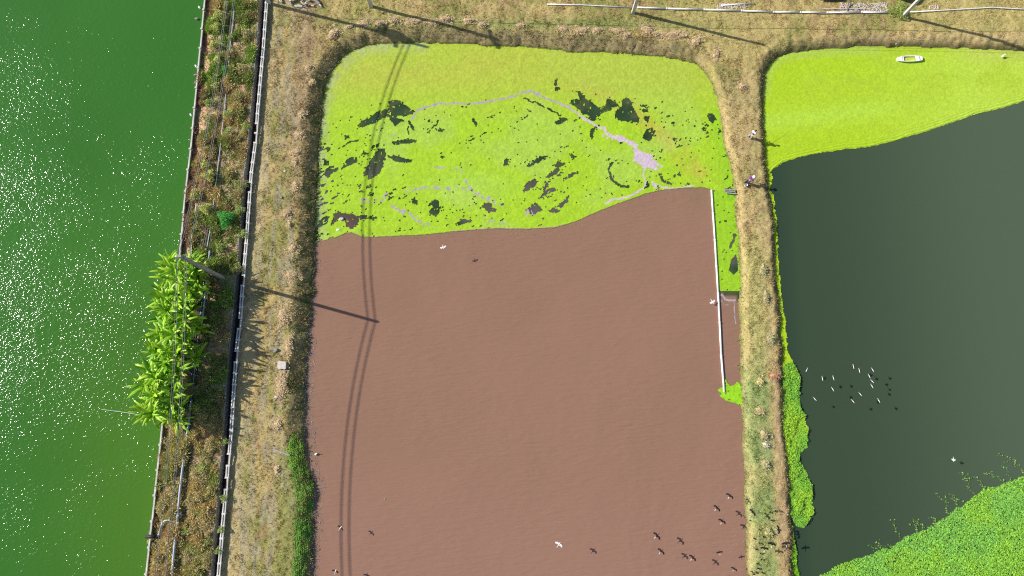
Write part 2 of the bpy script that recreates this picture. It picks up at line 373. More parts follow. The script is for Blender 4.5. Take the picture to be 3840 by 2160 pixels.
tag(link('embankment_ground', gridmesh('embankment_ground', XX, YY, ZZ, None, CS), mat=M['ground']), kind='structure')
def strip_pt(px, py):
    a = np.interp(py, ys, xl); b = np.interp(py, ys, xr); tt = np.clip((px - a) / (b - a), 0, 1)
    j = np.clip((tt * 61).astype(int), 0, 61); i = np.clip(((py - ys[0]) / .11).astype(int), 0, len(ys) - 1)
    return ZZ[i, j], CS[i, j], tt
def sp(u, v, dz=0):
    p = P(u, v, 0)
    for _ in range(2): p = P(u, v, float(strip_pt(np.array([p.x]), np.array([p.y]))[0][0]) + dz)
    return p

# ---------------------------------------------------------------- water
def wgrid(name, x0, x1, y0, y1, st_, z, colfn, mat, keepfn=None):
    xx, yy = np.meshgrid(np.arange(x0, x1 + st_, st_), np.arange(y0, y1 + st_, st_)); u, v = proj(xx, yy, z)
    return tag(link(name, gridmesh(name, xx, yy, np.full(xx.shape, z), None if keepfn is None else keepfn(xx, yy), colfn(xx, yy, u, v)), mat=mat), kind='structure')
def lakecol(x, y, u, v):
    c = mix(np.broadcast_to(np.array([.036, .145, .020]), x.shape + (3,)), (.062, .165, .017), ss(200, 1300, v) * ss(-100, 400, u))
    return c * (.92 + .16 * fbm(x * .1, y * .1, 51, 3))[..., None]
wgrid('lake_water', -260, -20, -150, 190, 1.2, WATER, lakecol, M['lake'], lambda x, y: x < xat(WL, y) + 1.0)
MATEDGE = [(700, 640), (793, 614), (800, 612), (810, 608), (850, 597), (870, 587), (885, 586), (910, 597), (935, 598), (1000, 595), (1060, 592), (1150, 583), (1250, 576), (1330, 578), (1400, 573), (1450, 558), (1500, 535), (1560, 512), (1620, 490), (1660, 480), (1720, 474), (1770, 473), (1789, 479), (1795, 560), (1802, 660), (1807, 738), (1822, 752), (1848, 752), (1856, 770), (1900, 770)]
MAT1 = MATEDGE + [(1900, 60), (700, 60)]
def browncol(x, y, u, v):
    c = np.broadcast_to(np.array([.272, .152, .105]), x.shape + (3,)) * (.95 + .10 * fbm(x * .15, y * .15, 52, 3))[..., None]
    c = mix(c, (.30, .167, .122), ss(1000, 1400, v) * .5)
    c = mix(c, (.23, .155, .085), ss(70, 0, np.hypot(u - 1760, (v - 490))) * .5)
    ins = inside(u, v, MAT1) & (dline(u, v, MATEDGE) > 7)
    gm = np.broadcast_to(np.array([.028, .055, .024]), x.shape + (3,)); gm = mix(gm, (.10, .085, .085), ss(.52, .62, fbm(x * .16, y * .16, 53, 2)) * ss(380, 460, v) * .8)  # dark green below the carpet: shade over clear water painted into the colour
    gm = gm * (.6 + .9 * fbm(x * 1.1, y * 1.1, 59, 3))[..., None]; gm = mix(gm, (.09, .10, .04), ss(.5, .7, fbm(x * .9, y * .9, 58, 3)) * .6)
    gm = mix(gm, (.12, .07, .07), np.exp(-((u - 870) / 40) ** 2 - ((v - 570) / 40) ** 2))
    return np.where(ins[..., None], gm, c)
wgrid('brown_pond_water', -33, 31, -60, 50, .3, WATER, browncol, M['brown'], lambda x, y: inside(x, y, [(p.x + (.9 if p.x > 0 else -.9), p.y + (1.2 if p.y > 30 else 0)) for p in BW]))
def darkcol(x, y, u, v):
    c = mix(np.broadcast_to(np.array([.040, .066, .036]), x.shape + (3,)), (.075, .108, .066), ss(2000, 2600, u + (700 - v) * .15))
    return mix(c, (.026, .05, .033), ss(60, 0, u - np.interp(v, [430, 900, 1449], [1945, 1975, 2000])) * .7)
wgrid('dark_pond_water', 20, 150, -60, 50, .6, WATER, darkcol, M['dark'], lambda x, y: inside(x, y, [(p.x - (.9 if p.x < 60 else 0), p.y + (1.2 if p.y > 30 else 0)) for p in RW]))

# ---------------------------------------------------------------- duckweed carpets
z1, z5, z2b, z6 = (lambda p: zc(1160, 0, 2.683, p)), (lambda p: zc(1160, 400, 2.683, p)), (lambda p: zc(1960, 0, 2.683, p)), (lambda p: zc(1960, 400, 2.683, p))
HOLES = [z1([(500, 1260), (520, 1230), (600, 1180), (700, 1130), (800, 1090), (800, 1030), (840, 1003), (900, 1012), (960, 1060), (1060, 1120), (1030, 1150), (960, 1165), (870, 1165), (880, 1200), (940, 1212), (860, 1262), (820, 1210), (800, 1160), (720, 1190), (650, 1240), (560, 1270), (510, 1282)]),
    z5([(545, 690), (600, 590), (660, 480), (700, 430), (760, 422), (775, 500), (740, 600), (690, 690), (640, 700), (600, 742), (590, 700)]), z5([(828, 355), (900, 340), (1060, 322), (1074, 345), (960, 372), (840, 375)]),
    z5([(790, 500), (880, 500), (960, 525), (1022, 535), (1000, 562), (900, 555), (830, 530)]), z5([(1250, 945), (1300, 955), (1308, 1040), (1280, 1105), (1240, 1080), (1200, 1060), (1250, 1010), (1205, 1000)]),
    z5([(1780, 975), (1810, 960), (1830, 1010), (1875, 1040), (1850, 1058), (1790, 1052), (1740, 1000)]), z5([(330, 635), (370, 550), (420, 510), (482, 503), (478, 560), (380, 600)]), z5([(148, 690), (160, 640), (215, 600), (235, 650), (200, 712)]),
    z5([(140, 580), (150, 540), (200, 545), (190, 575)]), z5([(235, 640), (290, 610), (295, 630), (250, 660)]), z5([(1955, 585), (1985, 528), (2012, 526), (1990, 592)]), z5([(355, 325), (360, 290), (395, 290), (390, 322)]), z5([(615, 420), (640, 390), (712, 372), (700, 395)]),
    z5([(530, 478), (550, 458), (590, 465), (560, 482)]), z5([(1300, 240), (1320, 225), (1342, 235), (1335, 255)]), z5([(1640, 140), (1665, 125), (1695, 190), (1680, 190)]), z5([(215, 1200), (250, 1080), (300, 1065), (380, 1085), (490, 1095), (620, 1110), (680, 1130), (490, 1130), (470, 1200), (420, 1230), (380, 1200), (370, 1130), (290, 1120)]),
    z5([(60, 1250), (90, 1180), (125, 1130), (120, 1190), (90, 1240)]), z5([(1040, 960), (1060, 925), (1100, 960), (1085, 985)]), z5([(1470, 1180), (1540, 1140), (1640, 1145), (1600, 1165), (1500, 1190)]),
    z2b([(550, 925), (575, 925), (640, 1005), (720, 1050), (790, 1100), (850, 1060), (838, 1010), (890, 1005), (925, 1030), (965, 1060), (900, 1090), (810, 1130), (760, 1180), (700, 1217), (650, 1190), (610, 1140), (490, 1040), (490, 1010), (540, 1005), (575, 1010)]),
    z2b([(1010, 1000), (1040, 990), (1090, 1015), (1120, 1110), (1172, 1190), (1160, 1222), (1080, 1232), (990, 1215), (935, 1190), (930, 1120), (1000, 1070)]), z2b([(318, 800), (345, 793), (335, 870), (362, 890), (350, 935), (322, 920), (325, 860)]),
    z2b([(1250, 1298), (1312, 1292), (1322, 1340), (1270, 1428), (1215, 1370)]), z2b([(677, 1345), (690, 1300), (768, 1272), (720, 1320), (690, 1402)]), z2b([(1193, 1105), (1250, 1093), (1258, 1118), (1210, 1128)]), z2b([(1232, 1170), (1278, 1178), (1262, 1234), (1235, 1215)]),
    z2b([(1185, 1070), (1230, 1060), (1276, 1080), (1225, 1078)]), z2b([(320, 1240), (380, 1195), (450, 1200), (420, 1220), (340, 1250)]), z2b([(1860, 1150), (1900, 1150), (1940, 1200), (1900, 1240), (1870, 1190)]), z2b([(1505, 1400), (1535, 1390), (1530, 1415)]),
    z6([(48, 592), (100, 540), (205, 495), (246, 500), (150, 562), (60, 604)]), z6([(238, 712), (310, 650), (345, 548), (425, 565), (372, 610), (340, 680), (260, 722)]), z6([(398, 742), (480, 670), (556, 658), (480, 712)]), z6([(3, 855), (30, 790), (110, 735), (142, 735), (132, 800), (60, 850)]),
    z6([(1368, 675), (1400, 690), (1430, 740), (1498, 765), (1480, 778), (1410, 757)]), z6([(1235, 755), (1260, 755), (1273, 795), (1230, 828)]), z6([(355, 1002), (420, 950), (470, 878), (440, 960), (400, 1008)]), z6([(38, 1050), (90, 990), (130, 965), (200, 1040), (150, 1062), (100, 1100)]),
    z6([(265, 1045), (320, 1035), (380, 1050), (320, 1065)]), z6([(474, 490), (500, 483), (548, 500), (500, 518)]), z6([(175, 915), (250, 840), (320, 820), (325, 850), (260, 880)]), z6([(1547, 680), (1575, 672), (1598, 690), (1580, 700)]), z6([(228, 740), (265, 780), (215, 850), (200, 835), (240, 790)]), z6([(1790, 225), (1820, 222), (1870, 262), (1840, 255)])]
RINGS = [(z6([(905, 558), (870, 620), (880, 700), (930, 770), (1000, 805), (1062, 800)]), 2.2), (z5([(300, 420), (380, 370), (490, 335)]), 1.0), (z5([(990, 180), (1000, 280)]), 1.0), (z5([(1010, 150), (1050, 230)]), 2.4), (z5([(1240, 215), (1300, 150)]), 1.6), (z2b([(20, 990), (120, 1030), (210, 1080)]), 1.3), (z2b([(250, 1085), (330, 1130), (380, 1165)]), 1.5)]
PINKP = [z6([(775, 192), (840, 200), (850, 262), (920, 282), (1000, 298), (1080, 338), (1165, 378), (1150, 420), (1220, 470), (1310, 488), (1310, 530), (1420, 612), (1330, 598), (1375, 655), (1280, 620), (1230, 632), (1190, 590), (1105, 552), (1130, 490), (1108, 420), (1060, 372), (960, 345), (850, 290), (820, 240)])]
PINKL = [(z2b([(0, 925), (90, 922), (200, 970), (330, 1030), (470, 1080), (600, 1180), (720, 1250), (790, 1290)]), 2.3, 1), (z1([(1030, 1200), (1080, 1120), (1150, 1085), (1300, 1045), (1500, 1042), (1650, 1045), (1800, 1020), (1900, 1010), (2050, 970), (2150, 930), (2254, 925)]), 2.0, 1),
    (z6([(1230, 620), (1215, 700), (1235, 760), (1220, 820), (1150, 870), (1050, 910), (900, 940), (830, 970)]), 1.9, 1), (z6([(1320, 770), (1400, 808), (1520, 825), (1720, 800)]), 1.7, 1), (z6([(1300, 760), (1340, 820)]), 3, 1), (z6([(820, 290), (900, 340), (880, 370)]), 3.5, .5),
    (z5([(1280, 620), (1400, 625), (1520, 640), (1570, 690)]), 4, .55), (z5([(1580, 740), (1600, 800), (1700, 880), (1820, 930), (1920, 990)]), 6, .5), (z5([(970, 850), (1150, 810), (1300, 825), (1450, 815), (1600, 830)]), 5, .5), (z5([(830, 1000), (950, 1060), (1040, 1100), (1100, 1160), (1240, 1210)]), 5, .5),
    (z5([(530, 950), (640, 950), (720, 945), (790, 890)]), 5, .4), (z5([(1780, 1150), (1900, 1160), (1970, 1180)]), 3, .6), (z5([(740, 365), (800, 320), (860, 275)]), 2, .8), (z6([(60, 1080), (110, 1040)]), 10, .5)]
def duckweed(x, y, u, v):
    wx = u + 5 * (fbm(x * 1.7, y * 1.7, 61, 3) - .5); wy = v + 5 * (fbm(x * 1.7, y * 1.7, 62, 3) - .5)
    ok = inside(wx, wy, MAT1)
    hole = np.zeros(x.shape, bool)
    hx = u + 11 * (fbm(x * 2.2, y * 2.2, 63, 4, .7) - .5); hy = v + 11 * (fbm(x * 2.2, y * 2.2, 64, 4, .7) - .5)
    for pl in HOLES: hole |= inside(hx, hy, pl)
    hole &= ~(fbm(x * 4.2, y * 4.2, 90, 2) > .70)
    near = np.full(x.shape, 99.)
    for pl in HOLES: near = np.minimum(near, dline(u, v, pl, True))
    hole |= (near < 3.5) & (fbm(x * 5, y * 5, 89, 2) > .78)
    for pl, w_ in RINGS: hole |= dline(hx, hy, pl) < w_ * .8
    # loose speckle: elongated little openings in the broken southern half
    ca, sa = math.cos(.5), math.sin(.5); a = x * ca + y * sa; b = -x * sa + y * ca
    broken = ss(235, 330, v + 45 * np.cos((u - 1250) / 420)) * (.45 + .55 * ss(.35, .6, fbm(x * .22, y * .22, 65, 3)))
    broken = np.maximum(broken, ss(1440, 1480, u) * ss(1700, 1600, u) * ss(215, 240, v) * .75)
    broken = np.maximum(broken, .9 * ss(120, 60, np.hypot((u - 1040) / 2.2, v - 540) ) * ss(.4, .5, fbm(x * .5, y * .5, 69, 2)))
    ed = ss(40, 8, dline(u, v, [(1806, 290), (1815, 330), (1835, 430), (1843, 480)])); broken = np.maximum(broken, ed * .8)
    strip = (u > 1789) & (v > 478); broken = np.where(strip, .9, broken)
    sp_ = fbm(a * 3.2, b * 8, 66, 2); hole |= sp_ > (.985 - .135 * broken)
    hole |= (fbm(a * 1.2, b * 3.8, 67, 4, .7) > (.85 - .12 * broken * ss(.3, .6, fbm(x * .3, y * .3, 60, 2)))) & (broken > .3) & ~strip
    # stranded west edge: long thin gaps
    west = ss(850, 812, u) * ss(330, 420, v); hole |= (fbm(a * 1.6, b * 5, 68, 3) > .73 - .08 * west) & (west > .2)
    hole |= inside(u, v, [(1840, 655), (1852, 640), (1856, 680), (1845, 690), (1834, 680)]) | (dline(hx, hy, [(1850, 590), (1838, 620)]) < 2.5)
    # colour
    br = np.array([.33, .525, .02])
    c = np.broadcast_to(br, x.shape + (3,)).copy()
    tan = np.exp(-((v - (165 + .00025 * (u - 1150) ** 2)) / 48) ** 2) * ss(.3, .6, fbm(x * .25, y * .25, 71, 4)) * ss(1500, 1300, u)
    tan = np.maximum(tan, np.exp(-(dline(u, v, [(1350, 190), (1480, 215), (1580, 270), (1680, 350), (1760, 440)]) / 22) ** 2) * .8 * ss(.25, .55, fbm(x * .4, y * .4, 73, 4)))
    c = mix(c, (.45, .39, .055), tan * .95)
    c = mix(c, (.37, .50, .13), ss(.5, .62, fbm(x * .12, y * .12, 72, 3)) * .3)
    c = mix(c, (.38, .46, .05), ss(330, 180, v) * .8)
    pale = ss(36, 4, dline(u, v, BROWN[8:21])); c = mix(c, (.36, .42, .17), pale * .8 * ss(.25, .5, fbm(x * 1.5, y * 1.5, 74, 3)))
    c = mix(c, (.24, .48, .015), ed * .5 + .6 * strip)
    c = mix(c, (.37, .58, .09), ss(60, 0, np.hypot((u - 1190) / 3, v - 470) ) * .4)
    c = c * (.86 + .28 * fbm(x * 2.5, y * 2.5, 75, 3))[..., None]
    pk = np.zeros(x.shape); sn = fbm(x * 3.4, y * 3.4, 76, 3, .7); sf = fbm(x * 6, y * 6, 77, 2)
    for pl in PINKP: pk = np.maximum(pk, inside(hx, hy, pl) * (sf < .80))
    for pl, w_, q in PINKL: pk = np.maximum(pk, (dline(hx, hy, pl) < w_) * ((sn < .45 + (q >= 1)) if q < 1 else 1))
    edge = dline(u, v, MATEDGE[9:17]); c = mix(c, (.42, .27, .24), (edge < 3.2) * (u > 1130) * (u < 1420) * .9)
    pinkc = mix(np.broadcast_to(np.array([.55, .43, .52]), x.shape + (3,)), (.30, .26, .30), ss(1500, 1380, u) * .7)
    c = np.where((pk > 0)[..., None], pinkc * (.9 + .2 * sf)[..., None], c)
    e = dline(u, v, MATEDGE); c = mix(c, (.12, .10, .08), (e < 2.0) * .75)
    hole &= ~(pk > 0)
    return ok & ~hole, c
xx, yy = np.meshgrid(np.arange(-28.6, 29, .075), np.arange(14.5, 46.5, .075)); uu, vv = proj(xx, yy, WATER)
ok, c = duckweed(xx, yy, uu, vv)
rel = .03 + .028 * (fbm(xx * 4, yy * 4, 78, 2) - .5) + .012 * (fbm(xx * .9, yy * 2, 79, 2) - .5)
tag(link('duckweed_carpet', gridmesh('duckweed_carpet', xx, yy, WATER + rel, ok, c), mat=M['mat']), kind='stuff', label='bright green duckweed carpet with dark holes floating on the brown pond', cat='duckweed')
MATR = [(1938, 436), (1948, 425), (1970, 410), (2010, 397), (2060, 386), (2120, 377), (2180, 372), (2250, 355), (2350, 325), (2450, 290), (2530, 270), (2576, 255), (2700, 205), (2900, 110), (2900, 60), (1890, 60), (1890, 436)]
FR = [(q[0] + (6 if q[0] > 1900 else 0), q[1]) for q in [(1895, 436), (1938, 436), (1938, 455), (1935, 470), (1932, 478), (1941, 490), (1944, 520), (1950, 560), (1951, 620), (1955, 690), (1962, 760), (1963, 775), (1970, 800), (1972, 838), (1975, 868), (1976, 888), (1988, 905), (1984, 930), (1890, 930)]]
def duckR(x, y, u, v):
    wx = u + 3.5 * (fbm(x * 1.9, y * 1.9, 81, 3) - .5); wy = v + 3.5 * (fbm(x * 1.9, y * 1.9, 82, 3) - .5)
    fx = u + 9 * (fbm(x * 2.8, y * 2.8, 83, 3) - .5)
    ok = inside(wx, wy, MATR) | (inside(fx, v, FR) & (v > 430))
    hole = (fbm(x * 2.5, y * 4, 84, 2) > .93) & (dline(u, v, [(1938, 330), (2010, 380)]) < 30)
    c = mix(np.broadcast_to(np.array([.36, .53, .016]), x.shape + (3,)), (.42, .58, .055), ss(2100, 2500, u) * .9)
    c = mix(c, (.36, .50, .03), ss(.45, .62, fbm(x * .22, y * .35, 85, 4)) * ss(300, 180, v) * .7)
    c = mix(c, (.44, .50, .10), ss(175, 130, v) * ss(2350, 2500, u) * .6)
    c = mix(c, (.36, .50, .07), ss(28, 6, dline(u, v, RIGHT[6:14])) * .8)
    band = np.exp(-((v - 300 + (u - 2000) * .12) / 26) ** 2) * ss(2350, 2150, u); c = mix(c, (.40, .62, .07), band * .5)
    c = c * (.9 + .2 * fbm(x * 2.2, y * 3, 86, 3))[..., None]
    return ok & ~hole, c
xx, yy = np.meshgrid(np.arange(26, 75, .085), np.arange(5.5, 46.5, .085)); uu, vv = proj(xx, yy, WATER)
ok, c = duckR(xx, yy, uu, vv)
rip = np.exp(-(dline(uu, vv, MATR[:13]) / 16) ** 2); ph = dline(uu, vv, MATR[:13]) * .95 + 6 * fbm(xx * .6, yy * .6, 87, 2)
rel = .03 + .022 * (fbm(xx * 4, yy * 4, 88, 2) - .5) + .035 * rip * np.sin(ph)
tag(link('duckweed_mat', gridmesh('duckweed_mat', xx, yy, WATER + rel, ok, c), mat=M['mat']), kind='stuff', label='smooth lime green duckweed mat on the dark right pond', cat='duckweed')
# lower patch at the end of the white boom
PATCH = zc(2600, 1200, 3.622, [(318, 950), (345, 915), (390, 912), (405, 880), (415, 810), (440, 790), (455, 830), (510, 890), (545, 885), (580, 830), (620, 850), (660, 900), (680, 1000), (680, 1180), (560, 1135), (430, 1090), (370, 1050), (345, 990)])
xx, yy = np.meshgrid(np.arange(20, 30, .07), np.arange(-2, 9, .07)); uu, vv = proj(xx, yy, WATER)
ux = uu + 5 * (fbm(xx * 2.6, yy * 2.6, 91, 3) - .5); uy = vv + 5 * (fbm(xx * 2.6, yy * 2.6, 92, 3) - .5)
ok = inside(ux, uy, PATCH) & (fbm(xx * 3.5, yy * 3.5, 93, 2) < .86)
c = np.broadcast_to(np.array([.27, .56, .015]), xx.shape + (3,)) * (.8 + .4 * fbm(xx * 3, yy * 3, 94, 3))[..., None]
tag(link('duckweed_patch', gridmesh('duckweed_patch', xx, yy, WATER + .03 + .04 * fbm(xx * 4, yy * 4, 95, 2), ok, c), mat=M['mat']), kind='stuff', label='small lime green duckweed patch at the lower end of the white boom', cat='duckweed')
fx = []; 
for _ in range(260):
    u = random.uniform(790, 1780); e_ = float(np.interp(u, [q[0] for q in MATEDGE[1:19]], [q[1] for q in MATEDGE[1:19]])); q = PD(u, e_ + 3 + random.expovariate(1 / 9), WATER); fx.append((q.x, q.y))
fx = np.array(fx)
FLECKS = fx
# pale scum line behind the boom
xx, yy = np.meshgrid(np.arange(20, 30, .06), np.arange(6, 18, .06)); uu, vv = proj(xx, yy, WATER)
sx = uu + 5 * (fbm(xx * 2.6, yy * 2.6, 96, 3) - .5)
ok = (dline(sx, vv, zc(2600, 800, 3.622, [(345, 1110), (380, 1105), (440, 1170), (500, 1185), (570, 1180)])) < 3.2) | (dline(sx, vv, zc(2600, 800, 3.622, [(545, 1190), (560, 1280), (560, 1400), (575, 1500)])) < 1.6) | (dline(sx, vv, zc(2600, 800, 3.622, [(360, 1180), (350, 1300)])) < 1.4) | (dline(sx, vv, zc(2600, 800, 3.622, [(370, 1170), (420, 1240), (480, 1245)])) < 1.3)
c = np.broadcast_to(np.array([.38, .33, .36]), xx.shape + (3,)) * (.85 + .3 * fbm(xx * 3, yy * 3, 97, 3))[..., None]
tag(link('scum', gridmesh('scum', xx, yy, np.full(xx.shape, WATER + .012), ok, c), mat=M['mat']), kind='stuff', label='grey pink scum film beside the white boom', cat='scum')

# ---------------------------------------------------------------- scattered blades, tufts and leaves (stuff)
def blades(name, px, py, pz, col, hgt, wid, nper=3, lean=.5, mat='grass', label=None, cat=None):
    n = len(px); V_ = []; C_ = []
    for k in range(nper):
        a = RS.rand(n) * 6.283; r = wid * (.6 + .8 * RS.rand(n)); h_ = hgt * (.5 + RS.rand(n))
        ox = (RS.rand(n) - .5) * wid * 2.5; oy = (RS.rand(n) - .5) * wid * 2.5; la = RS.rand(n) * 6.283; L = lean * h_ * RS.rand(n)
        bx, by = px + ox, py + oy
        v0 = np.stack([bx - np.cos(a) * r / 2, by - np.sin(a) * r / 2, pz - .02], 1); v1 = np.stack([bx + np.cos(a) * r / 2, by + np.sin(a) * r / 2, pz - .02], 1)
        v2 = np.stack([bx + np.cos(la) * L, by + np.sin(la) * L, pz + h_], 1)
        V_.append(np.stack([v0, v1, v2], 1)); cc = col * (.75 + .5 * RS.rand(n))[:, None]; C_.append(np.repeat(cc[:, None], 3, 1))
    V_ = np.concatenate(V_).reshape(-1, 3); C_ = np.concatenate(C_).reshape(-1, 3)
    return tag(link(name, npmesh(name, V_, np.arange(len(V_)).reshape(-1, 3), C_), mat=M[mat]), kind='stuff', label=label, cat=cat)
N = 520000; px = RS.uniform(-33, 62, N); py = RS.uniform(-17, 52, N); z, cg, b_, r_, u_, v_ = zsurf(px, py)
m = (px > xat(FN, py) + .15) & (b_ > .02) & (r_ > .02) & (u_ > -20) & (u_ < 2600) & (v_ > -20) & (v_ < 1470)
dens = .25 + .75 * ss(.35, .65, fbm(px * 1.4, py * 1.4, 101, 3)); m &= RS.rand(N) < dens
px, py, z, cg, b_, u_ = px[m], py[m], z[m], cg[m], b_[m], u_[m]
hh = (.05 + .06 * ss(.4, .7, fbm(px * .9, py * .9, 102, 3)) + .05 * (b_ < 2.2))
blades('grass', px, py, z, cg * 1.25, hh, .06, 3, 2.0, label='short dry grass over the pond banks', cat='grass')
# bright green shoreline grass
N = 60000; px = RS.uniform(-33, 32, N); py = RS.uniform(-17, 50, N); z, cg, b_, r_, u_, v_ = zsurf(px, py)
m = (b_ > -.25) & (b_ < .5) & (((u_ < 900) & (v_ > 420)) | (u_ > 1790)) & (RS.rand(N) < .7 * ss(.4, .6, fbm(px * .8, py * .8, 103, 3))) & (px > -31)
px, py, z = px[m], py[m], z[m]
blades('bank_grass', px, py, np.maximum(z, WATER), np.tile([.12, .34, .03], (len(px), 1)), .16, .10, 2, .8, label='bright green grass along the waterline of the brown pond', cat='grass')
# strip vegetation: clumpy
yr = (P(0, 2160).y - 6, P(0, 0).y + 4)
N = 150000; py = RS.uniform(*yr, N); tt = RS.rand(N); a_ = np.interp(py, ys, xl); bb = np.interp(py, ys, xr); px = a_ + (bb - a_) * tt
z, cg, tt = strip_pt(px, py); _, vq = proj(px, py, 0)
cl = fbm(px * .75, py * .75, 111, 4, .55); south = ss(1000, 1100, vq); gap = np.exp(-((tt - .47) / .06) ** 2) * (1 - .6 * south)
dn = ss(.40, .56, cl + .07 * south) * (1 - .85 * gap) + .1; m = RS.rand(N) < dn
px, py, z, tt, cl, cg, vq, south = px[m], py[m], z[m], tt[m], cl[m], cg[m], vq[m], south[m]
hu = fbm(px * .6, py * .35, 112, 3); g1 = np.array([.36, .40, .12]); 
col = mix(np.broadcast_to(np.array([.68, .56, .26]), px.shape + (3,)), g1, ss(.42, .62, hu + .06 * (tt > .5) - .22 * south))
col = mix(col, (.55, .38, .22), ss(.6, .7, fbm(px * .9, py * .9, 113, 2)) * .7); col = mix(col, (.42, .27, .18), ss(.22, .1, tt) * (vq < 650) * .9)
col = mix(col, (.36, .48, .11), (1 - .7 * south) * ss(.62, .7, fbm(px * .45, py * .45, 114, 2)))
blades('rough_grass', px, py, z + .35 * ss(.45, .75, cl) * RS.rand(len(px)), col, .08 + .22 * ss(.45, .75, cl), .15, 4, 1.6, label='rough tangle of dry grass and weeds on the embankment strip', cat='weeds')

def leafcloud(name, px, py, z0, hgt, size, colA, colB, label, cat, dark=None, seed=5, tilt=.65):
    n = len(px); a = RS.rand(n) * 6.283; s = size * (.6 + .8 * RS.rand(n)); hN = fbm(px * 1.1, py * 1.1, seed, 3, .6)
    zz = z0 + hgt * ss(.25, .75, hN) * (.35 + .65 * RS.rand(n)); ta = RS.rand(n) * 6.283; tl = tilt * RS.rand(n)
    dx, dy = np.cos(a), np.sin(a); nx, ny = np.cos(ta) * tl, np.sin(ta) * tl
    V_ = []
    for p, q in ((-.5, 0), (0, -.42), (.5, 0), (0, .42)):
        ox = (dx * p - dy * q) * s; oy = (dy * p + dx * q) * s; V_.append(np.stack([px + ox, py + oy, zz + ox * nx + oy * ny], 1))
    V_ = np.stack(V_, 1).reshape(-1, 3); t_ = np.clip(.25 + .5 * ss(.3, .7, fbm(px * .35, py * .35, seed + 9, 3)) + .7 * (RS.rand(n) - .5), 0, 1)
    c = mix(np.broadcast_to(np.array(colA), (n, 3)), colB, t_) * (.7 + .6 * RS.rand(n))[:, None]
    return tag(link(name, npmesh(name, V_, np.arange(4 * n).reshape(-1, 4), np.repeat(c, 4, 0)), mat=M['weed']), kind='stuff', label=label, cat=cat)
def scatter(poly, dens, jit=8, seed=1, pad=2):
    W_ = [PD(u, v, WATER) for u, v in poly]; x0, x1 = min(p.x for p in W_) - 1, max(p.x for p in W_) + 1; y0, y1 = min(p.y for p in W_) - 1, max(p.y for p in W_) + 1
    n = int((x1 - x0) * (y1 - y0) * dens); px = RS.uniform(x0, x1, n); py = RS.uniform(y0, y1, n); u, v = proj(px, py, WATER)
    u = u + jit * (fbm(px * 1.1, py * 1.1, seed, 4, .6) - .5) * 2; v = v + jit * (fbm(px * 1.1, py * 1.1, seed + 1, 4, .6) - .5) * 2
    m = inside(u, v, poly); return px[m], py[m]
leafcloud('duckweed_flecks', FLECKS[:, 0], FLECKS[:, 1], WATER + .015, .01, .10, (.20, .22, .06), (.30, .46, .03), 'loose duckweed flecks drifting off the carpet edge onto the brown water', 'duckweed', seed=171, tilt=.1)
HY = [(2060, 1449), (2110, 1420), (2170, 1400), (2240, 1375), (2275, 1350), (2330, 1335), (2350, 1318), (2400, 1285), (2440, 1255), (2475, 1232), (2520, 1215), (2576, 1195), (2800, 1120), (2900, 1700), (1980, 1700), (2040, 1480)]
px, py = scatter(HY, 260, 9, 121); m = py > -22; px, py = px[m], py[m]
leafcloud('floating_weed_bed', px, py, WATER + .03, .16, .13, (.23, .56, .10), (.33, .62, .045), 'thick bright green bed of creeping water weed in the lower right corner', 'water weed', seed=122)
# runners creeping out of the bed
rp = [];
for u0, v0 in zc(3200, 1600, 2.5875, [(430, 1110), (620, 960), (700, 1000), (940, 760), (1080, 640), (1260, 480), (1440, 430), (1640, 380), (260, 1200), (100, 1310), (820, 910), (1180, 590), (1000, 720), (1480, 410), (500, 1040), (760, 930)]):
    q = PD(u0, v0, WATER) + Vector((.5, -.9, 0)); a = R(random.uniform(80, 150)); L = random.uniform(1.6, 3.6)
    for k in range(34):
        a += random.uniform(-.12, .12); rr = L * k / 34; rp.append((q.x - .3 + math.cos(a) * rr + random.gauss(0, .05), q.y - .4 + math.sin(a) * rr + random.gauss(0, .05)))
rp = np.array(rp); leafcloud('weed_runners', rp[:, 0], rp[:, 1], WATER + .03, .12, .13, (.16, .38, .08), (.30, .46, .10), 'leafy runners reaching out of the weed bed over the dark water', 'water weed', seed=131)
SW = [(1968, 930), (1975, 918), (1995, 912), (2012, 940), (2012, 990), (2014, 1030), (2030, 1060), (2035, 1085), (2028, 1120), (2012, 1140), (2010, 1158), (2024, 1180), (2036, 1215), (2045, 1250), (2046, 1290), (2035, 1315), (2020, 1325), (2000, 1318), (1985, 1290), (1985, 1240), (1978, 1180), (1970, 1100), (1966, 1000)]
px, py = scatter(SW, 420, 9, 141)
leafcloud('bank_weed', px, py, WATER + .03, .26, .12, (.16, .46, .06), (.42, .66, .03), 'bright green water weed spreading from the middle dike into the dark pond', 'water weed', seed=142)
px, py = scatter([(1986, 1320), (1994, 1325), (1996, 1360), (2003, 1390), (2003, 1420), (2010, 1449), (2010, 1500), (1990, 1500), (1988, 1400)], 420, 2, 144)
leafcloud('bank_weed_fringe', px, py, WATER + .03, .15, .12, (.20, .50, .02), (.32, .58, .02), 'narrow lime green weed fringe at the foot of the middle dike', 'water weed', seed=145)
WW = [(742, 1449), (745, 1350), (748, 1250), (738, 1180), (728, 1130), (735, 1095), (752, 1090), (764, 1110), (766, 1150), (776, 1180), (790, 1215), (788, 1270), (782, 1350), (776, 1449), (772, 1550), (735, 1550)]
px, py = scatter(WW, 380, 6, 151); zq = zsurf(px, py)[0]
leafcloud('shore_weed', px, py, np.maximum(zq, WATER) + .015, .05, .10, (.13, .36, .05), (.26, .50, .04), 'dark green creeping weed on the lower west shore of the brown pond', 'water weed', seed=152)

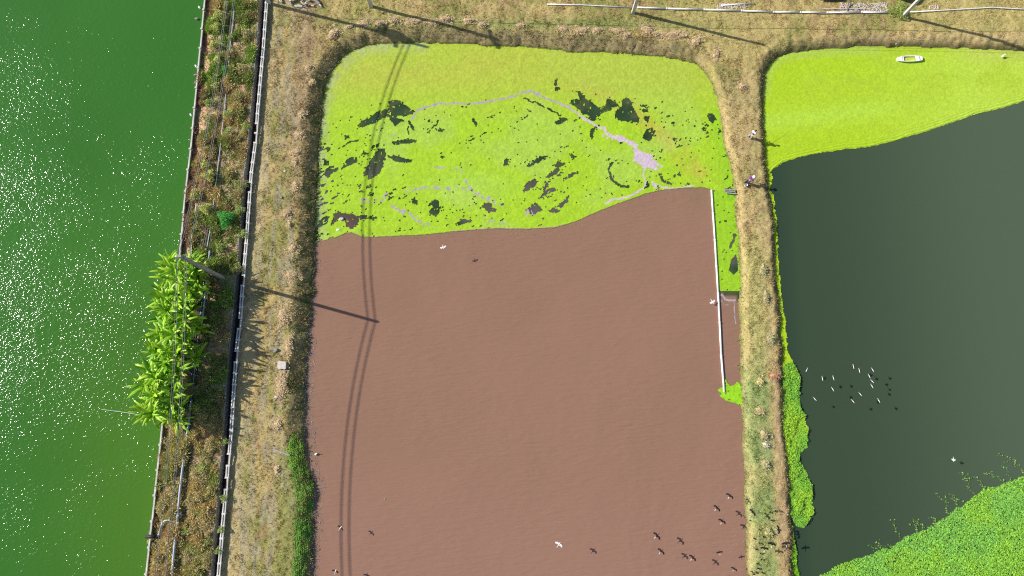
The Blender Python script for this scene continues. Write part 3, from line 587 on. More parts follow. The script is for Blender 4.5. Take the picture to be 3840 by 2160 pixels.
N = 120000; px = RS.uniform(-33, 0, N); py = RS.uniform(-17, 46, N); z, cg, b_, r_, u_, v_ = zsurf(px, py)
m = (u_ < 870) & (px > -31) & (b_ > -.42 + .5 * (fbm(px * .9, py * .9, 161, 3) - .5) - .3 * (v_ > 850)) & (b_ < .14) & (v_ > 100)
px, py, z = px[m], py[m], z[m]
leafcloud('shore_muck', px, py, np.maximum(z, WATER) + .01, .05, .09, (.20, .20, .17), (.34, .33, .30), 'grey band of dead weed along the west waterline of the brown pond', 'dead weed', seed=162)
# ---------------------------------------------------------------- walls, ditch and fence
def along(pl, step):
    out = []; acc = 0; out.append(pl[0].copy())
    for a, b in zip(pl[:-1], pl[1:]):
        L = (b - a).length; s = step - acc
        while s < L: out.append(a + (b - a) * (s / L)); s += step
        acc = (acc + L) % step
    return out
def copies(me, name, parent, mat, M4):
    o = link(name, me, parent, mat); o.matrix_local = M4; return o
def seg(parent, name, me, a, b, mat, zoff=0):
    d = b - a; o = link(name, me, parent, mat); o.location = (a + b) / 2 + Vector((0, 0, zoff)); o.rotation_euler = (0, -math.asin(d.z / d.length) if d.length else 0, math.atan2(d.y, d.x)); o.scale = ((d.length - .01), 1, 1); return o
lw = empty('retaining_wall', WL[0], label='low weathered concrete wall along the edge of the green lake', cat='wall'); inv = Matrix.Translation(-WL[0])
cap = MB().box((0, 0, 0), (1, .16, .1)).mesh('cap_beam'); pan = MB().box((0, 0, 0), (1, .07, 1.5)).mesh('wall_panel'); pst = MB().box((0, 0, 0), (.24, .26, 1.9), taper=.9).mesh('post')
pts = [p - WL[0] for p in along(WL, 2.55)]
for a, b in zip(pts[:-1], pts[1:]):
    j = Vector((random.uniform(-.03, .03), 0, random.uniform(-.03, .03)))
    seg(lw, 'cap_beam', cap, a + j, b + j, M['conc'], -.05); seg(lw, 'wall_panel', pan, a, b, M['concd'], -.85)
for p in pts:
    o = link('post', pst, lw, M['conc']); o.location = p + Vector((-.04, 0, -.86)); o.rotation_euler = (0, 0, random.uniform(-.1, .1) + 1.5)
# ditch
dt = MB(); L0 = [(xat(FN, v) - .12, v) for v in np.arange(yr[0] - 6, yr[1] + 6, 1.0)]
dv = []; 
for x_, y_ in L0: dv += [(x_ - DW, y_, -.95), (x_ + .02, y_, -.95)]
tag(link('ditch_floor', npmesh('ditch_floor', dv, [(2 * i, 2 * i + 1, 2 * i + 3, 2 * i + 2) for i in range(len(L0) - 1)]), mat=plain('damp_mud', (.035, .03, .025), .8)), kind='structure')
dw = empty('ditch_wall', FN[0], label='thin concrete side wall of the dark ditch beside the strip', cat='wall')
dl = [Vector((p.x - .14 - DW - .04, p.y, .02)) - FN[0] for p in along(FN, 3.0)]; dm = MB().box((0, 0, 0), (1, .08, 1.05)).mesh('wall_panel')
for a, b in zip(dl[:-1], dl[1:]): a = a.copy(); b = b.copy(); a.z = b.z = .02 - FN[0].z; seg(dw, 'wall_panel', dm, a, b, M['concd'], -.5)
# concrete post and beam fence along the ditch
fw = empty('concrete_fence', FN[0], label='white concrete post and double beam barrier along the ditch', cat='fence')
fp = [p - FN[0] for p in along(FN, 1.2)]
inner = MB().box((0, 0, 0), (1, .10, .14)).mesh('inner_beam'); outer = MB().box((0, 0, 0), (1, .09, .16)).mesh('outer_beam'); po = MB().box((0, 0, 0), (.18, .40, 1.28), taper=.95).mesh('post'); pf = MB().box((0, 0, 0), (1, .06, .95)).mesh('wall_panel')
cm = plain('whitewashed_concrete', (.64, .62, .60), .8, .3, 5, .006)
for i, (a, b) in enumerate(zip(fp[:-1], fp[1:])):
    d = (b - a).normalized(); nrm = Vector((-d.y, d.x, 0)); nrm = nrm if nrm.x > 0 else -nrm; j = lambda s: Vector((random.uniform(-s, s), 0, random.uniform(-s, s)))
    seg(fw, 'outer_beam', outer, a + nrm * .14 + j(.012), b + nrm * .14 + j(.012), cm, .0)
    if random.random() > .12: seg(fw, 'inner_beam', inner, a - nrm * .11 + j(.02), b - nrm * .11 + j(.02), cm, -.02)
    seg(fw, 'wall_panel', pf, a - nrm * .02, b - nrm * .02, M['concd'], -.55)
for i, p in enumerate(fp):
    q = fp[min(i + 1, len(fp) - 1)] - fp[max(i - 1, 0)]; o = link('post', po, fw, cm); o.location = p + Vector((0, 0, -.56)); o.rotation_euler = (0, 0, math.atan2(q.y, q.x))
# tall mesh posts leaning shadows: bent wires on every fourth post are too small to see

# ---------------------------------------------------------------- pipes on the strip
def pipe(name, pts, r, mat, label, cat='pipe', parts=None, n=8):
    o = MB().tube(pts, r, n).build(name, mat, smooth=True, label=label, cat=cat); return o
LOW = [(703, 1620), (683, 1769), (674, 1850), (666, 1937), (655, 2045), (644, 2160), (632, 2300)]
wp = empty('water_pipe', sp(666, 1937, .3), label='grey steel water pipe with a handwheel valve running down the strip', cat='pipe'); o0 = wp.location
MB().tube([sp(u, v, .30) - o0 for u, v in [(718, 1500)] + LOW], .115, 10).build('pipe_run', M['grey'], wp, True)
br = [(665, 1958), (652, 1957), (640, 1952), (628, 1951), (618, 1953), (610, 1960), (604, 1972), (600, 1988), (597, 2002), (590, 2010), (582, 2013)]
MB().tube([sp(u, v, .30) - o0 for u, v in br], .085, 10).build('branch_elbow', M['grey'], wp, True)
MB().tube([P(586, 2012, .2) - o0, P(548, 2012, .05) - o0], .19, 12).build('rubber_sleeve', M['black'], wp, True)
for u, v in ((666, 1930), (665, 1937)):
    p = sp(u, v, .30) - o0; MB().tube([p + Vector((0, -.03, 0)), p + Vector((0, .03, 0))], .19, 10).build('flange', M['metal'], wp)
for u in (638, 642, 646): p = sp(u, 1953, .30) - o0; MB().tube([p + Vector((-.02, 0, 0)), p + Vector((.02, 0, 0))], .15, 10).build('flange', M['metal'], wp)
vb = MB().box(sp(668, 1933, .42) - o0, (.22, .16, .3)).build('valve_body', M['metal'], wp)
c0 = sp(677, 1933, .38) - o0; MB().tube([c0 + Vector((math.cos(a) * .17, math.sin(a) * .17, .05)) for a in np.linspace(0, 6.283, 13)], .025, 5).bar(c0 + Vector((-.17, 0, .05)), c0 + Vector((.17, 0, .05)), .03, .03).bar(c0 + Vector((0, -.17, .05)), c0 + Vector((0, .17, .05)), .03, .03).build('handwheel', M['metal'], wp)
MAINL = [(880, -40), (878, 40), (862, 180), (848, 360), (826, 560), (800, 770), (787, 868), (767, 987), (763, 1080), (748, 1220), (735, 1350), (716, 1510), (703, 1620), (693, 1700)]
for k, (off, r_, nm) in enumerate(((0, .055, 'uppermost'), (-9, .05, 'second'), (-16, .04, 'third'), (8, .035, 'rightmost'))):
    s0 = 0 if k == 0 else 5
    pipe('drain_pipe', [sp(u + off + random.uniform(-1, 1), v, .16 + .03 * k) for u, v in MAINL[s0:]], r_, M['hose'] if k else M['grey'],
         ['long thin grey pipe running through the weeds from the top of the strip', 'dark pipe lying left beside the long thin grey pipe', 'leftmost of the dark pipes lying along the strip', 'thin dark pipe on the right side of the pipe bundle'][k])
pipe('drain_pipe', [sp(787, 940, .32), sp(779, 1003, .32), sp(768, 1120, .32), sp(755, 1230, .3)], .1, M['grey'], 'short thick grey pipe beside the leaning power pole')
for (a, b, c_) in (((735, 762), (731, 812), 'short pale rail lying by the lake wall above the banana plants'), ((706, 625), (702, 716), 'pale loose beam leaning beside the lake wall'), ((719, 880), (717, 960), 'thin pale beam on the strip above the banana plants'), ((600, 1880), (591, 1925), 'pale loose beam in the grass above the black sleeve')):
    MB().bar(sp(*a, .3), sp(*b, .3), .09, .08).build('concrete_beam', M['conc'], label=c_, cat='beam')
pipe('pipe', [onground(u, v) + Vector((0, 0, .13)) for u, v in ((2052, 18), (2160, 20), (2260, 25), (2368, 30))], .055, M['white'], 'thin white pipe on the top bank left of the power pole')
tw = [(2388, 31), (2500, 35), (2640, 39), (2780, 43), (2900, 48), (3000, 49), (3100, 50), (3230, 49), (3342, 50)]
wpp = empty('pipe', onground(2860, 46), label='long white pipe crossing the top bank between two power poles', cat='pipe'); o1 = wpp.location
for a, b in zip(tw[:-1], tw[1:]): MB().tube([onground(*a) + Vector((0, 0, .17)) - o1, onground(*b) + Vector((0, 0, .17)) - o1], .085, 8).build('pipe_length', M['white'], wpp, True)
for a in tw[1:-1]: q = onground(*a) + Vector((0, 0, .17)) - o1; MB().tube([q + Vector((-.07, 0, 0)), q + Vector((.07, 0, 0))], .115, 8).build('pipe_joint', M['white'], wpp, True)
pipe('pipe', [onground(u, v) + Vector((0, 0, .13)) for u, v in ((3412, 47), (3520, 42), (3640, 35), (3720, 30), (3800, 35), (3900, 40))], .06, M['white'], 'curved pale pipe right of the rightmost power pole')
pipe('pipe', [onground(u, v) + Vector((0, 0, .15)) for u, v in ((2702, 23), (2825, 15))], .065, M['white'], 'short white pipe lying on rubble above the long white pipe')
xb = empty('timber_cross', onground(3175, 34), label='thin pale pole with an upright stake lying at the top edge', cat='timber'); o2 = xb.location
MB().bar(onground(3080, 36) + Vector((0, 0, .15)) - o2, onground(3245, 35) + Vector((0, 0, .15)) - o2, .07, .07).build('rail', M['stone'], xb)
MB().bar(onground(3176, 42) + Vector((0, 0, .1)) - o2, onground(3175, 12) + Vector((0, 0, .5)) - o2, .1, .1).build('stake', M['wood'], xb)

# ---------------------------------------------------------------- power poles and cables
def pole(base, h, arm, arm_ang, label, name='power_pole', trafo=False, r=.2, armz=.96, low=None):
    e = empty(name, base, label=label, cat='power pole', group='power poles')
    MB().box((0, 0, h / 2 - .2), (r * 2, r * 1.7, h + .4), taper=.72).build('pole_shaft', M['conc' if name == 'power_pole' else 'concd'], e)  # utility pole takes the darker concrete: its shaded side put into the colour
    d = Vector((math.cos(arm_ang), math.sin(arm_ang), 0)); tips = []
    if arm:
        z = h * armz; MB().bar(-d * arm / 2 + Vector((0, 0, z)), d * arm / 2 + Vector((0, 0, z)), .16, .26).build('crossarm', M['metal'], e)
        for s in (-.34, -.22, .22, .34):
            p = d * arm * s + Vector((0, 0, z + .05)); MB().tube([p, p + Vector((0, 0, .12)), p + Vector((0, 0, .22))], [.06, .12, .04], 7).build('insulator', M['ins'], e); tips.append(Vector(base) + p + Vector((0, 0, .2)))
    if trafo:
        MB().tube([(.45, .1, h * .72), (.45, .1, h * .72 + 1.4)], .5, 12).build('transformer', M['metal'], e)
        MB().bar((-1.2, 0, h * .84), (1.2, 0, h * .84), .2, .2).build('crossarm', M['metal'], e)
        MB().bar((0, -1.1, h * .78), (0, 1.1, h * .78), .2, .25).build('crossarm', M['metal'], e)
    return e, tips
def cable(a, b, sag, r=.014, label='', group='overhead cables'):
    pts = [a.lerp(b, k / 20) - Vector((0, 0, sag * 4 * (k / 20) * (1 - k / 20))) for k in range(21)]
    MB().tube(pts, r, 5).build('overhead_cable', M['wire'], label=label, cat='cable', group=group)
hB = 10.1; bB = sp(838, 1043); bB.z = -.05
eA, tA = pole(P(1008, 10, 0), 11.5, 1.4, 0, 'power pole at the top of the ditch barrier, its shadow showing a transformer', trafo=True, armz=.84)
eB, tB = pole(bB, hB, 1.5, R(-10), 'tall concrete power pole with its shade painted dark, rising beside the banana plants', armz=.93, r=.2, name='utility_pole'); eB['category'] = 'power pole'
pC = Vector((bB.x + .5, bB.y - 34, 0)); eC, tC = pole(pC, hB, 1.5, 0, 'power pole standing below the photo edge at the foot of the strip', armz=.86)
e2, t2 = pole(P(1391, 21, 0), 9.4, 1.8, R(84), 'power pole left of centre at the top edge with a crossarm shadow')
e3, t3 = pole(P(2375, 44, 0), 9.9, 0, 0, 'power pole at the top edge near the thin white pipe end')
e4, t4 = pole(P(3388, 58, 0), 9.4, 0, 0, 'rightmost power pole leaning over a green shrub at the top edge', r=.17)
nmA = ['leftmost', 'second', 'third', 'rightmost']
for k in range(4):
    cable(tA[k], tB[k], 1.5, .026, f'{nmA[k]} of four cables over the upper strip and duckweed shadow line')
    cable(tB[k], tC[k], 1.1, .026, f'{nmA[k]} of four cables sagging over the banana plants and lower strip')
for (h_, off, nm) in ((9.2, .25, 'upper far'), (9.2, -.1, 'upper near'), (5.0, .1, 'lower thick'), (4.4, -.1, 'lowest')):
    o_ = Vector((0, off, h_)); A_, B_, C_, D_ = (e.location + o_ for e in (eA, e2, e3, e4))
    for i, (a, b) in enumerate(((A_, B_), (B_, C_), (C_, D_), (D_, D_ + Vector((32, 0, 0))))):
        cable(a, b, .3, .016, f'{nm} cable of the {ORD[i]} span from the left along the top bank', group='cables along the top bank')

# ---------------------------------------------------------------- banana plants
def leaf_mesh(L, W, droop, ragged, seed):
    rr = random.Random(seed); n = 8; vs = []; fs = []
    for i in range(n + 1):
        t_ = i / n; ang = R(62) - droop * t_; 
        if i == 0: x_, z_ = 0, 0
        else: x_ += L / n * math.cos(ang); z_ += L / n * math.sin(ang)
        wd = W * (.15 + .95 * math.sin(math.pi * min(1, t_ * .86 + .14)) ** .7) * (1 + rr.uniform(-ragged, ragged)) if i < n else .02
        wl = wd * (1 + rr.uniform(-ragged, ragged)); tw_ = .25 * math.sin(seed + t_ * 2)
        vs += [(x_ + rr.uniform(-.06, .06), -wl / 2, z_ - wl * .22 + tw_ * wl * .5), (x_, 0, z_), (x_ + rr.uniform(-.06, .06), wd / 2, z_ - wd * .22 - tw_ * wd * .5)]
    for i in range(n):
        b = 3 * i; fs += [(b, b + 3, b + 4, b + 1), (b + 1, b + 4, b + 5, b + 2)]
    me = bpy.data.meshes.new('leaf'); me.from_pydata(vs, [], fs); me.materials.append(M['leaf']); me.shade_smooth(); return me
LM = [leaf_mesh(random.uniform(1.5, 2.5), random.uniform(.22, .34), R(random.uniform(35, 105)), .25, i) for i in range(14)]
spots = []
NB = 64
for k in range(NB):
    v = 985 + (1575 - 985) * (k + .5) / NB; wx = np.interp(v, [w_[1] for w_ in WALL_L], [w_[0] for w_ in WALL_L])
    spots.append((wx + (14, 50, 86, 114)[k % 4] + random.uniform(-14, 14) - (30 if v > 1350 else 0), v + random.uniform(-8, 8)))
for k, (u, v) in enumerate(spots):
    b = sp(u, v); h_ = random.uniform(1.3, 2.9) + .6 * (k % 4 in (1, 2)); 
    e = empty('banana_plant', b, random.uniform(0, 6.28), label=f'{ordn(k)} banana plant from the top of the clump overhanging the lake wall', cat='banana plant', group='banana plants in the clump by the lake')
    ln = Vector((random.uniform(-.3, .3), random.uniform(-.3, .3), 0))
    MB().tube([(0, 0, -.1), tuple(ln * .4 + Vector((0, 0, h_ * .5))), tuple(ln + Vector((0, 0, h_)))], [.13, .11, .07], 7).build('stem', M['stem'], e)
    nl = random.randint(14, 19)
    for i in range(nl):
        o = link('leaf', random.choice(LM), e); o.location = ln + Vector((0, 0, h_ - .06 * (i % 4) - random.random() * .5)); o.rotation_euler = (random.uniform(-.3, .3), random.uniform(-.7, .35), 2.4 * i + random.uniform(-.3, .3)); s = random.uniform(.75, 1.1); o.scale = (s, s * random.uniform(.8, 1.1), s)

# ---------------------------------------------------------------- shrubs
def shrub(u, v, rad, hgt, n, size, mat, label, name='shrub', dens=.9):
    b = sp(u, v) if u < 950 else onground(u, v); e = empty(name, b, label=label, cat='shrub')
    tw_ = MB()
    for k in range(7):
        a = k * .9; tw_.tube([(0, 0, -.05), (math.cos(a) * rad * .3, math.sin(a) * rad * .3, hgt * .5), (math.cos(a) * rad * .7, math.sin(a) * rad * .7, hgt * .8)], [.03, .02, .01], 4)
    tw_.build('twigs', M['twig'], e)
    a = RS.rand(n) * 6.283; q = RS.rand(n) ** .5; ph = RS.rand(n); lob = 1 + .3 * np.sin(a * 3 + u) + .15 * np.sin(a * 7 + v)
    px, py = np.cos(a) * q * rad * lob, np.sin(a) * q * rad * lob; pz = hgt * (np.sqrt(np.clip(1.05 - q ** 2, 0, 1)) * (.45 + .55 * ph)) + .05
    V_ = []; s = size * (.6 + .8 * RS.rand(n)); aa = RS.rand(n) * 6.283; dx, dy = np.cos(aa), np.sin(aa); nx, ny = RS.randn(n) * .45 + .15, RS.randn(n) * .45
    for p, r_ in ((-.5, 0), (0, -.36), (.5, 0), (0, .36)):
        ox = (dx * p - dy * r_) * s; oy = (dy * p + dx * r_) * s; V_.append(np.stack([px + ox, py + oy, pz - ox * nx - oy * ny], 1))
    V_ = np.stack(V_, 1).reshape(-1, 3); c = mix(np.broadcast_to(np.array(mat[0]), (n, 3)), mat[1], RS.rand(n)) * (.7 + .5 * RS.rand(n))[:, None]
    o = link('foliage', npmesh('foliage', V_, np.arange(4 * n).reshape(-1, 4), np.repeat(c, 4, 0)), e, M['weed']); o['kind'] = 'stuff'
    return e
YG = ((.48, .52, .10), (.68, .68, .22)); OL = ((.27, .31, .08), (.45, .46, .14)); GR = ((.05, .34, .05), (.12, .52, .08)); BG = ((.32, .44, .09), (.46, .56, .14)); TN = ((.50, .40, .15), (.64, .54, .24))
for a in [(826, 70, .75, 1.1, 900, .13, YG, 'pale yellow green shrub near the top of the strip'), (815, 110, .6, .9, 500, .13, YG, 'yellow green shrub just below the topmost pale shrub'),
    (857, 30, .5, .9, 350, .13, OL, 'small olive shrub beside the top of the strip'), (870, 145, .4, .6, 250, .11, OL, 'small olive shrub right of the grey pipe near the top'), (806, 175, .5, .8, 350, .12, YG, 'third pale shrub down the strip'),
    (820, 235, .55, .9, 420, .12, YG, 'pale leafy shrub beside the cables on the upper strip'), (850, 268, .5, .8, 350, .1, GR, 'dark green shrub between pipe and ditch on the upper strip'), (815, 330, .5, .9, 420, .12, YG, 'narrow yellow green shrub on the upper strip'),
    (785, 390, .5, .7, 350, .1, BG, 'green shrub left of the cables at mid strip'), (930, 130, .7, .8, 500, .09, TN, 'straw coloured shrub near the ditch at the top'), (912, 260, .7, .7, 500, .09, TN, 'straw coloured shrub near the ditch below the top one'),
    (900, 365, .8, .8, 600, .09, OL, 'wide olive shrub between the grey pipe and the ditch'), (865, 430, .55, .9, 450, .09, BG, 'green grassy shrub right of the grey pipe'), (858, 500, .5, .8, 380, .09, BG, 'second green grassy shrub right of the grey pipe'),
    (925, 480, .5, .7, 350, .09, BG, 'green shrub leaning on the ditch wall'), (790, 665, .65, 1.1, 650, .13, YG, 'tall pale yellow green shrub left of the long shadow gap'), (775, 620, .5, .8, 300, .12, YG, 'pale shrub above the tall pale yellow green one'),
    (737, 735, .6, .9, 450, .12, YG, 'pale shrub by the lake wall'), (778, 788, .62, 1.2, 550, .13, YG, 'bright pale green shrub left of the round green bush'), (855, 825, .9, 1.3, 2400, .09, GR, 'round vivid green feathery bush in the middle of the strip'),
    (905, 700, .8, .7, 600, .09, OL, 'sprawling olive shrub by the ditch'), (900, 790, .6, .6, 350, .09, BG, 'low green weedy shrub by the ditch'), (915, 880, .5, .6, 250, .1, BG, 'green creeper hanging into the ditch'),
    (830, 930, .6, .6, 380, .1, BG, 'low green creeper beside the short thick pipe'), (895, 1010, .6, .7, 380, .1, OL, 'olive shrub beside the foot of the dark power pole'), (745, 850, .5, .6, 300, .09, OL, 'small olive shrub above the banana plants'),
    (762, 1755, .55, .5, 380, .08, BG, 'small fresh green tuft on the lower strip'), (850, 1655, .35, .5, 220, .08, BG, 'topmost green tuft growing in the lower ditch'), (842, 1868, .4, .5, 260, .08, BG, 'second green tuft growing in the lower ditch'), (832, 1985, .35, .5, 220, .08, BG, 'third green tuft growing in the lower ditch'),
    (820, 2065, .35, .5, 200, .08, BG, 'lowest green tuft growing in the lower ditch'), (700, 1990, .5, .5, 300, .08, BG, 'green weedy shrub right of the pipe elbow'), (3366, 45, 1.1, .7, 1100, .12, BG, 'bright green shrub at the foot of the rightmost power pole')]:
    shrub(*a)
random.seed(99)
for k in range(34):   # straw tussocks of the lower strip
    v = 1640 + 15 * k; t_ = random.choice([random.uniform(.04, .42), random.uniform(.55, .96)]); a_ = np.interp(v, [w_[1] for w_ in WALL_L], [w_[0] for w_ in WALL_L]); b_ = np.interp(v, [w_[1] for w_ in FENCE], [w_[0] for w_ in FENCE]) - 25
    e = shrub(a_ + (b_ - a_) * t_, v, random.uniform(.35, .7), random.uniform(.35, .6), 300, .09, random.choice([TN, TN, OL, ((.42, .36, .12), (.5, .44, .2))]), f'{ordn(k)} straw coloured tussock down the rough growth of the lower strip', 'tussock')
    e['category'] = 'tussock'; e['group'] = 'straw tussocks on the lower strip'

# ---------------------------------------------------------------- dried weed heaps
def heap(p, rx, ry, hgt, rz, label, colr=(.56, .42, .24), group='dried weed heaps on the banks'):
    e = empty('weed_heap', p, rz, label=label, cat='weed heap', group=group)
    n = 12; m_ = 9; a = np.linspace(0, 6.283, 25)[:-1]; V_ = []; r = np.linspace(0, 1.05, m_)
    s0 = random.uniform(0, 99); T_, A_ = np.meshgrid(r, a); ed = .35 + 1.3 * fbm(np.cos(A_) * 2.2 + s0, np.sin(A_) * 2.2, 7, 3)
    x_ = T_ * np.cos(A_) * rx * ed; y_ = T_ * np.sin(A_) * ry * ed; z_ = hgt * np.clip(1 - T_ ** 2, 0, 1) ** .7 * (.35 + 1.2 * fbm(x_ * 3 + s0, y_ * 3, 8, 3, .6)) - .05
    c = np.array(colr) * (.75 + .5 * fbm(x_ * 5 + s0, y_ * 5, 9, 2))[..., None]
    X2 = np.vstack([x_, x_[:1]]); Y2 = np.vstack([y_, y_[:1]]); Z2 = np.vstack([z_, z_[:1]]); C2 = np.concatenate([c, c[:1]])
    link('mound', gridmesh('mound', X2, Y2, Z2, None, C2, False), e, M['straw'])
    n = int(220 * rx * ry / .3) + 60; q = RS.rand(n) ** .6 * 1.6; a = RS.rand(n) * 6.283; q = q * (.45 + 1.1 * vn(np.cos(a) * 2.2 + s0, np.sin(a) * 2.2, 7)); px = q * np.cos(a) * rx; py = q * np.sin(a) * ry; pz = hgt * .8 * np.clip(1 - q ** 2, 0, 1) ** .7
    aa = RS.rand(n) * 3.14; L = .1 + .16 * RS.rand(n); tl = RS.randn(n) * .35
    d = np.stack([np.cos(aa) * L, np.sin(aa) * L, tl * L], 1); s = np.stack([-np.sin(aa) * .025, np.cos(aa) * .025, 0 * L], 1); b = np.stack([px, py, pz + .05], 1)
    V_ = np.stack([b - d + s, b - d - s, b + d], 1).reshape(-1, 3); cc = np.array(colr) * (.7 + .75 * RS.rand(n))[:, None]
    o = link('straw', npmesh('straw', V_, np.arange(3 * n).reshape(-1, 3), np.repeat(cc, 3, 0)), e, M['straw']); o['kind'] = 'stuff'
px2m = .029
TOPH = [(1249, 130, 46, 30, -52), (1309, 100, 36, 16, -20), (1361, 87, 54, 26, -25), (1426, 87, 42, 18, -10), (1475, 77, 32, 22, 0), (1551, 80, 60, 24, 0), (1624, 85, 42, 20, 0), (1669, 73, 42, 24, 0), (1756, 80, 38, 26, -10), (1808, 93, 28, 18, 0), (1954, 93, 36, 20, 0), (2115, 110, 34, 28, 20), (2180, 115, 44, 22, 0), (2238, 114, 36, 22, 0), (2318, 117, 60, 22, 8), (2348, 132, 30, 18, 0), (2426, 113, 50, 28, 20), (2458, 127, 34, 16, 10), (2525, 128, 60, 22, -8), (2560, 134, 34, 18, 0), (2608, 156, 38, 26, -45), (2683, 201, 24, 42, 0), (2780, 324, 18, 20, 0)]
for k, (u, v, w_, h_, a) in enumerate(TOPH):
    heap(og(u, v), w_ * px2m * .56, h_ * px2m * .54, random.uniform(.2, .32), R(-a), f'{ORD[k]} pinkish dried weed heap from the left along the top bank')
WH = [(1158, 253, 22, 22), (1169, 309, 18, 24), (1132, 428, 22, 30), (1121, 503, 32, 24), (1110, 570, 28, 24), (1106, 605, 24, 34), (1106, 700, 22, 44), (1076, 797, 28, 28), (1085, 842, 14, 18), (1098, 931, 26, 24), (1095, 1032, 38, 32), (1063, 1188, 34, 70), (1085, 1289, 20, 50), (1057, 1438, 32, 108), (1042, 1590, 24, 30), (1039, 1758, 15, 30)]
for k, (u, v, w_, h_) in enumerate(WH):
    heap(og(u, v), w_ * px2m * .6, h_ * px2m * .55, random.uniform(.18, .28), 0, f'{ORD[k]} dried weed heap from the top along the west bank', (.56, .42, .24))
MH = [(2848, 1429, 18, 22, TN[1], 'small dry tuft mound on the green part of the middle dike'), (2848, 1542, 44, 28, (.5, .42, .2), 'flat straw mound with a dark hole on the middle dike'), (2865, 1631, 28, 32, (.45, .40, .2), 'rough straw mound on the middle dike above the round one'), (2871, 1669, 20, 18, (.55, .5, .34), 'small round pale mound on the middle dike'), (2904, 1410, 32, 20, (.5, .28, .16), 'reddish dried weed heap at the right edge of the middle dike'),
      (2862, 1010, 24, 40, (.42, .38, .18), 'dry tussock with a black hollow on the middle dike'), (2872, 1115, 18, 50, (.4, .36, .18), 'tall dry tussock row on the middle dike'), (2890, 1270, 28, 40, (.42, .38, .2), 'brushy tussock heap near the right edge of the dike'), (2870, 1740, 34, 30, (.44, .4, .2), 'loose tussock below the round pale mound'), (2880, 1995, 30, 40, (.4, .38, .16), 'ragged tussock among the standing birds')]
for u, v, w_, h_, c_, lb in MH: heap(og(u, v), w_ * px2m * .5, h_ * px2m * .5, .38, 0, lb, c_, 'tussocks and mounds on the middle dike')

# ---------------------------------------------------------------- stones, slab, debris, planks
def rock(p, s, label, mat='stone', name='stone', seed=0, cat='stone'):
    rr = random.Random(seed); mb = MB().ell((0, 0, 0), (1, 1, 1), 9, 6); vs = []
    for v in mb.v:
        k = 1 + rr.uniform(-.18, .18); vs.append((max(-.8, min(.8, v[0])) * s[0] * k, max(-.8, min(.8, v[1])) * s[1] * k, max(-.6, min(.7, v[2])) * s[2] * k))
    mb.v = vs; o = mb.build(name, M[mat], label=label, cat=cat); o.location = p + Vector((0, 0, s[2] * .4)); return o
sl_ = MB(); b = og(1060, 1371); rr = random.Random(4); n = 20; top = []
for k in range(n):
    a = k / n * 6.283; q = .47 / max(abs(math.cos(a)), abs(math.sin(a))) ** .92 * (1 + rr.uniform(-.035, .035)); top.append((math.cos(a) * q, math.sin(a) * q * .95))
top = [(x_, y_ if not (-.12 < x_ < .2 and y_ < 0) else y_ + .07) for x_, y_ in top]
sl_.add([(x_ * .96, y_ * .96, 0) for x_, y_ in top] + [(x_, y_, .32) for x_, y_ in top] + [(x_ * .95, y_ * .95, .36) for x_, y_ in top],
        [tuple(range(2 * n, 3 * n))] + [(k, (k + 1) % n, n + (k + 1) % n, n + k) for k in range(n)] + [(n + k, n + (k + 1) % n, 2 * n + (k + 1) % n, 2 * n + k) for k in range(n)])
o = sl_.build('concrete_block', M['stone'], label='square pale stone block standing on the west bank', cat='block'); o.location = b
for k, (u, v, s, lb) in enumerate([(1035, 1312, (.22, .2, .2), 'largest of the grey stones above the square block'), (1030, 1318, (.16, .12, .14), 'grey stone touching the largest stone above the square block'), (1022, 1313, (.09, .09, .1), 'small white stone left of the grey stone pair'), (1031, 1362, (.1, .07, .1), 'small white stone just left of the square block'), (1037, 1489, (.2, .17, .18), 'pale stone at the foot of the long weed heap'),
    (1069, 643, (.17, .15, .1), 'round pale stone on the upper west bank'), (1056, 741, (.14, .12, .12), 'grey stone on the west bank below the round one'), (3363, 161, (.13, .12, .14), 'pale stone on the bank above the white boat'), (1128, 1157, (.07, .07, .07), 'small white stone above the long pole shadow end')]):
    rock(og(u, v), s, lb, 'concd' if 'grey' in lb else 'stone', seed=k)
def plank(a, b, wd, ht, lift, label, mat='concd', name='plank', cat='plank', tiltz=0):
    return MB().bar(a + Vector((0, 0, lift)), b + Vector((0, 0, lift + tiltz)), wd, ht).build(name, M[mat], label=label, cat=cat)
plank(og(1024, 1685), og(1088, 1707), .17, .06, .12, 'grey weathered plank lying on the lower west bank')
for k, (a, b, w_, lf, tz, lb) in enumerate([((1078, 2), (1096, 25), .14, .3, 0, 'long left edge slab'), ((1086, 10), (1105, -4), .35, .25, .2, 'broken panel at the upper left'), ((1098, 24), (1135, 29), .18, .12, 0, 'long low slab at the bottom left'), ((1106, 13), (1122, 5), .1, .55, .1, 'raised white framed piece'),
    ((1118, 24), (1134, 28), .25, .18, 0, 'wide pale slab in the middle bottom'), ((1130, 12), (1142, 22), .14, .4, -.1, 'short chunk in the dark middle'), ((1142, 24), (1160, 18), .1, .35, 0, 'thin pale strip in the middle'), ((1146, 22), (1150, 14), .16, .3, 0, 'small chunk right of the middle'), ((1152, 18), (1166, 12), .09, .55, 0, 'bright thin bar on top'),
    ((1172, -5), (1198, 18), .26, .45, -.2, 'long sloping slab at the right'), ((1196, 16), (1206, 28), .15, .2, 0, 'end piece at the lower right'), ((1168, 24), (1178, 26), .16, .2, 0, 'small pale lump below the sloping slab'), ((1138, -4), (1152, 3), .3, .4, .1, 'upper middle panel'), ((1137, 33), (1152, 41), .07, .1, 0, 'thin stick thrown below'), ((1116, -3), (1128, 8), .2, .5, 0, 'tilted panel near the top')]):
    plank(og(*a), og(*b), w_, .1, lf, f'{lb} of the concrete debris pile at the top', 'conc' if k % 3 else 'concd', 'debris_slab', 'debris', tz)['group'] = 'concrete debris pile'
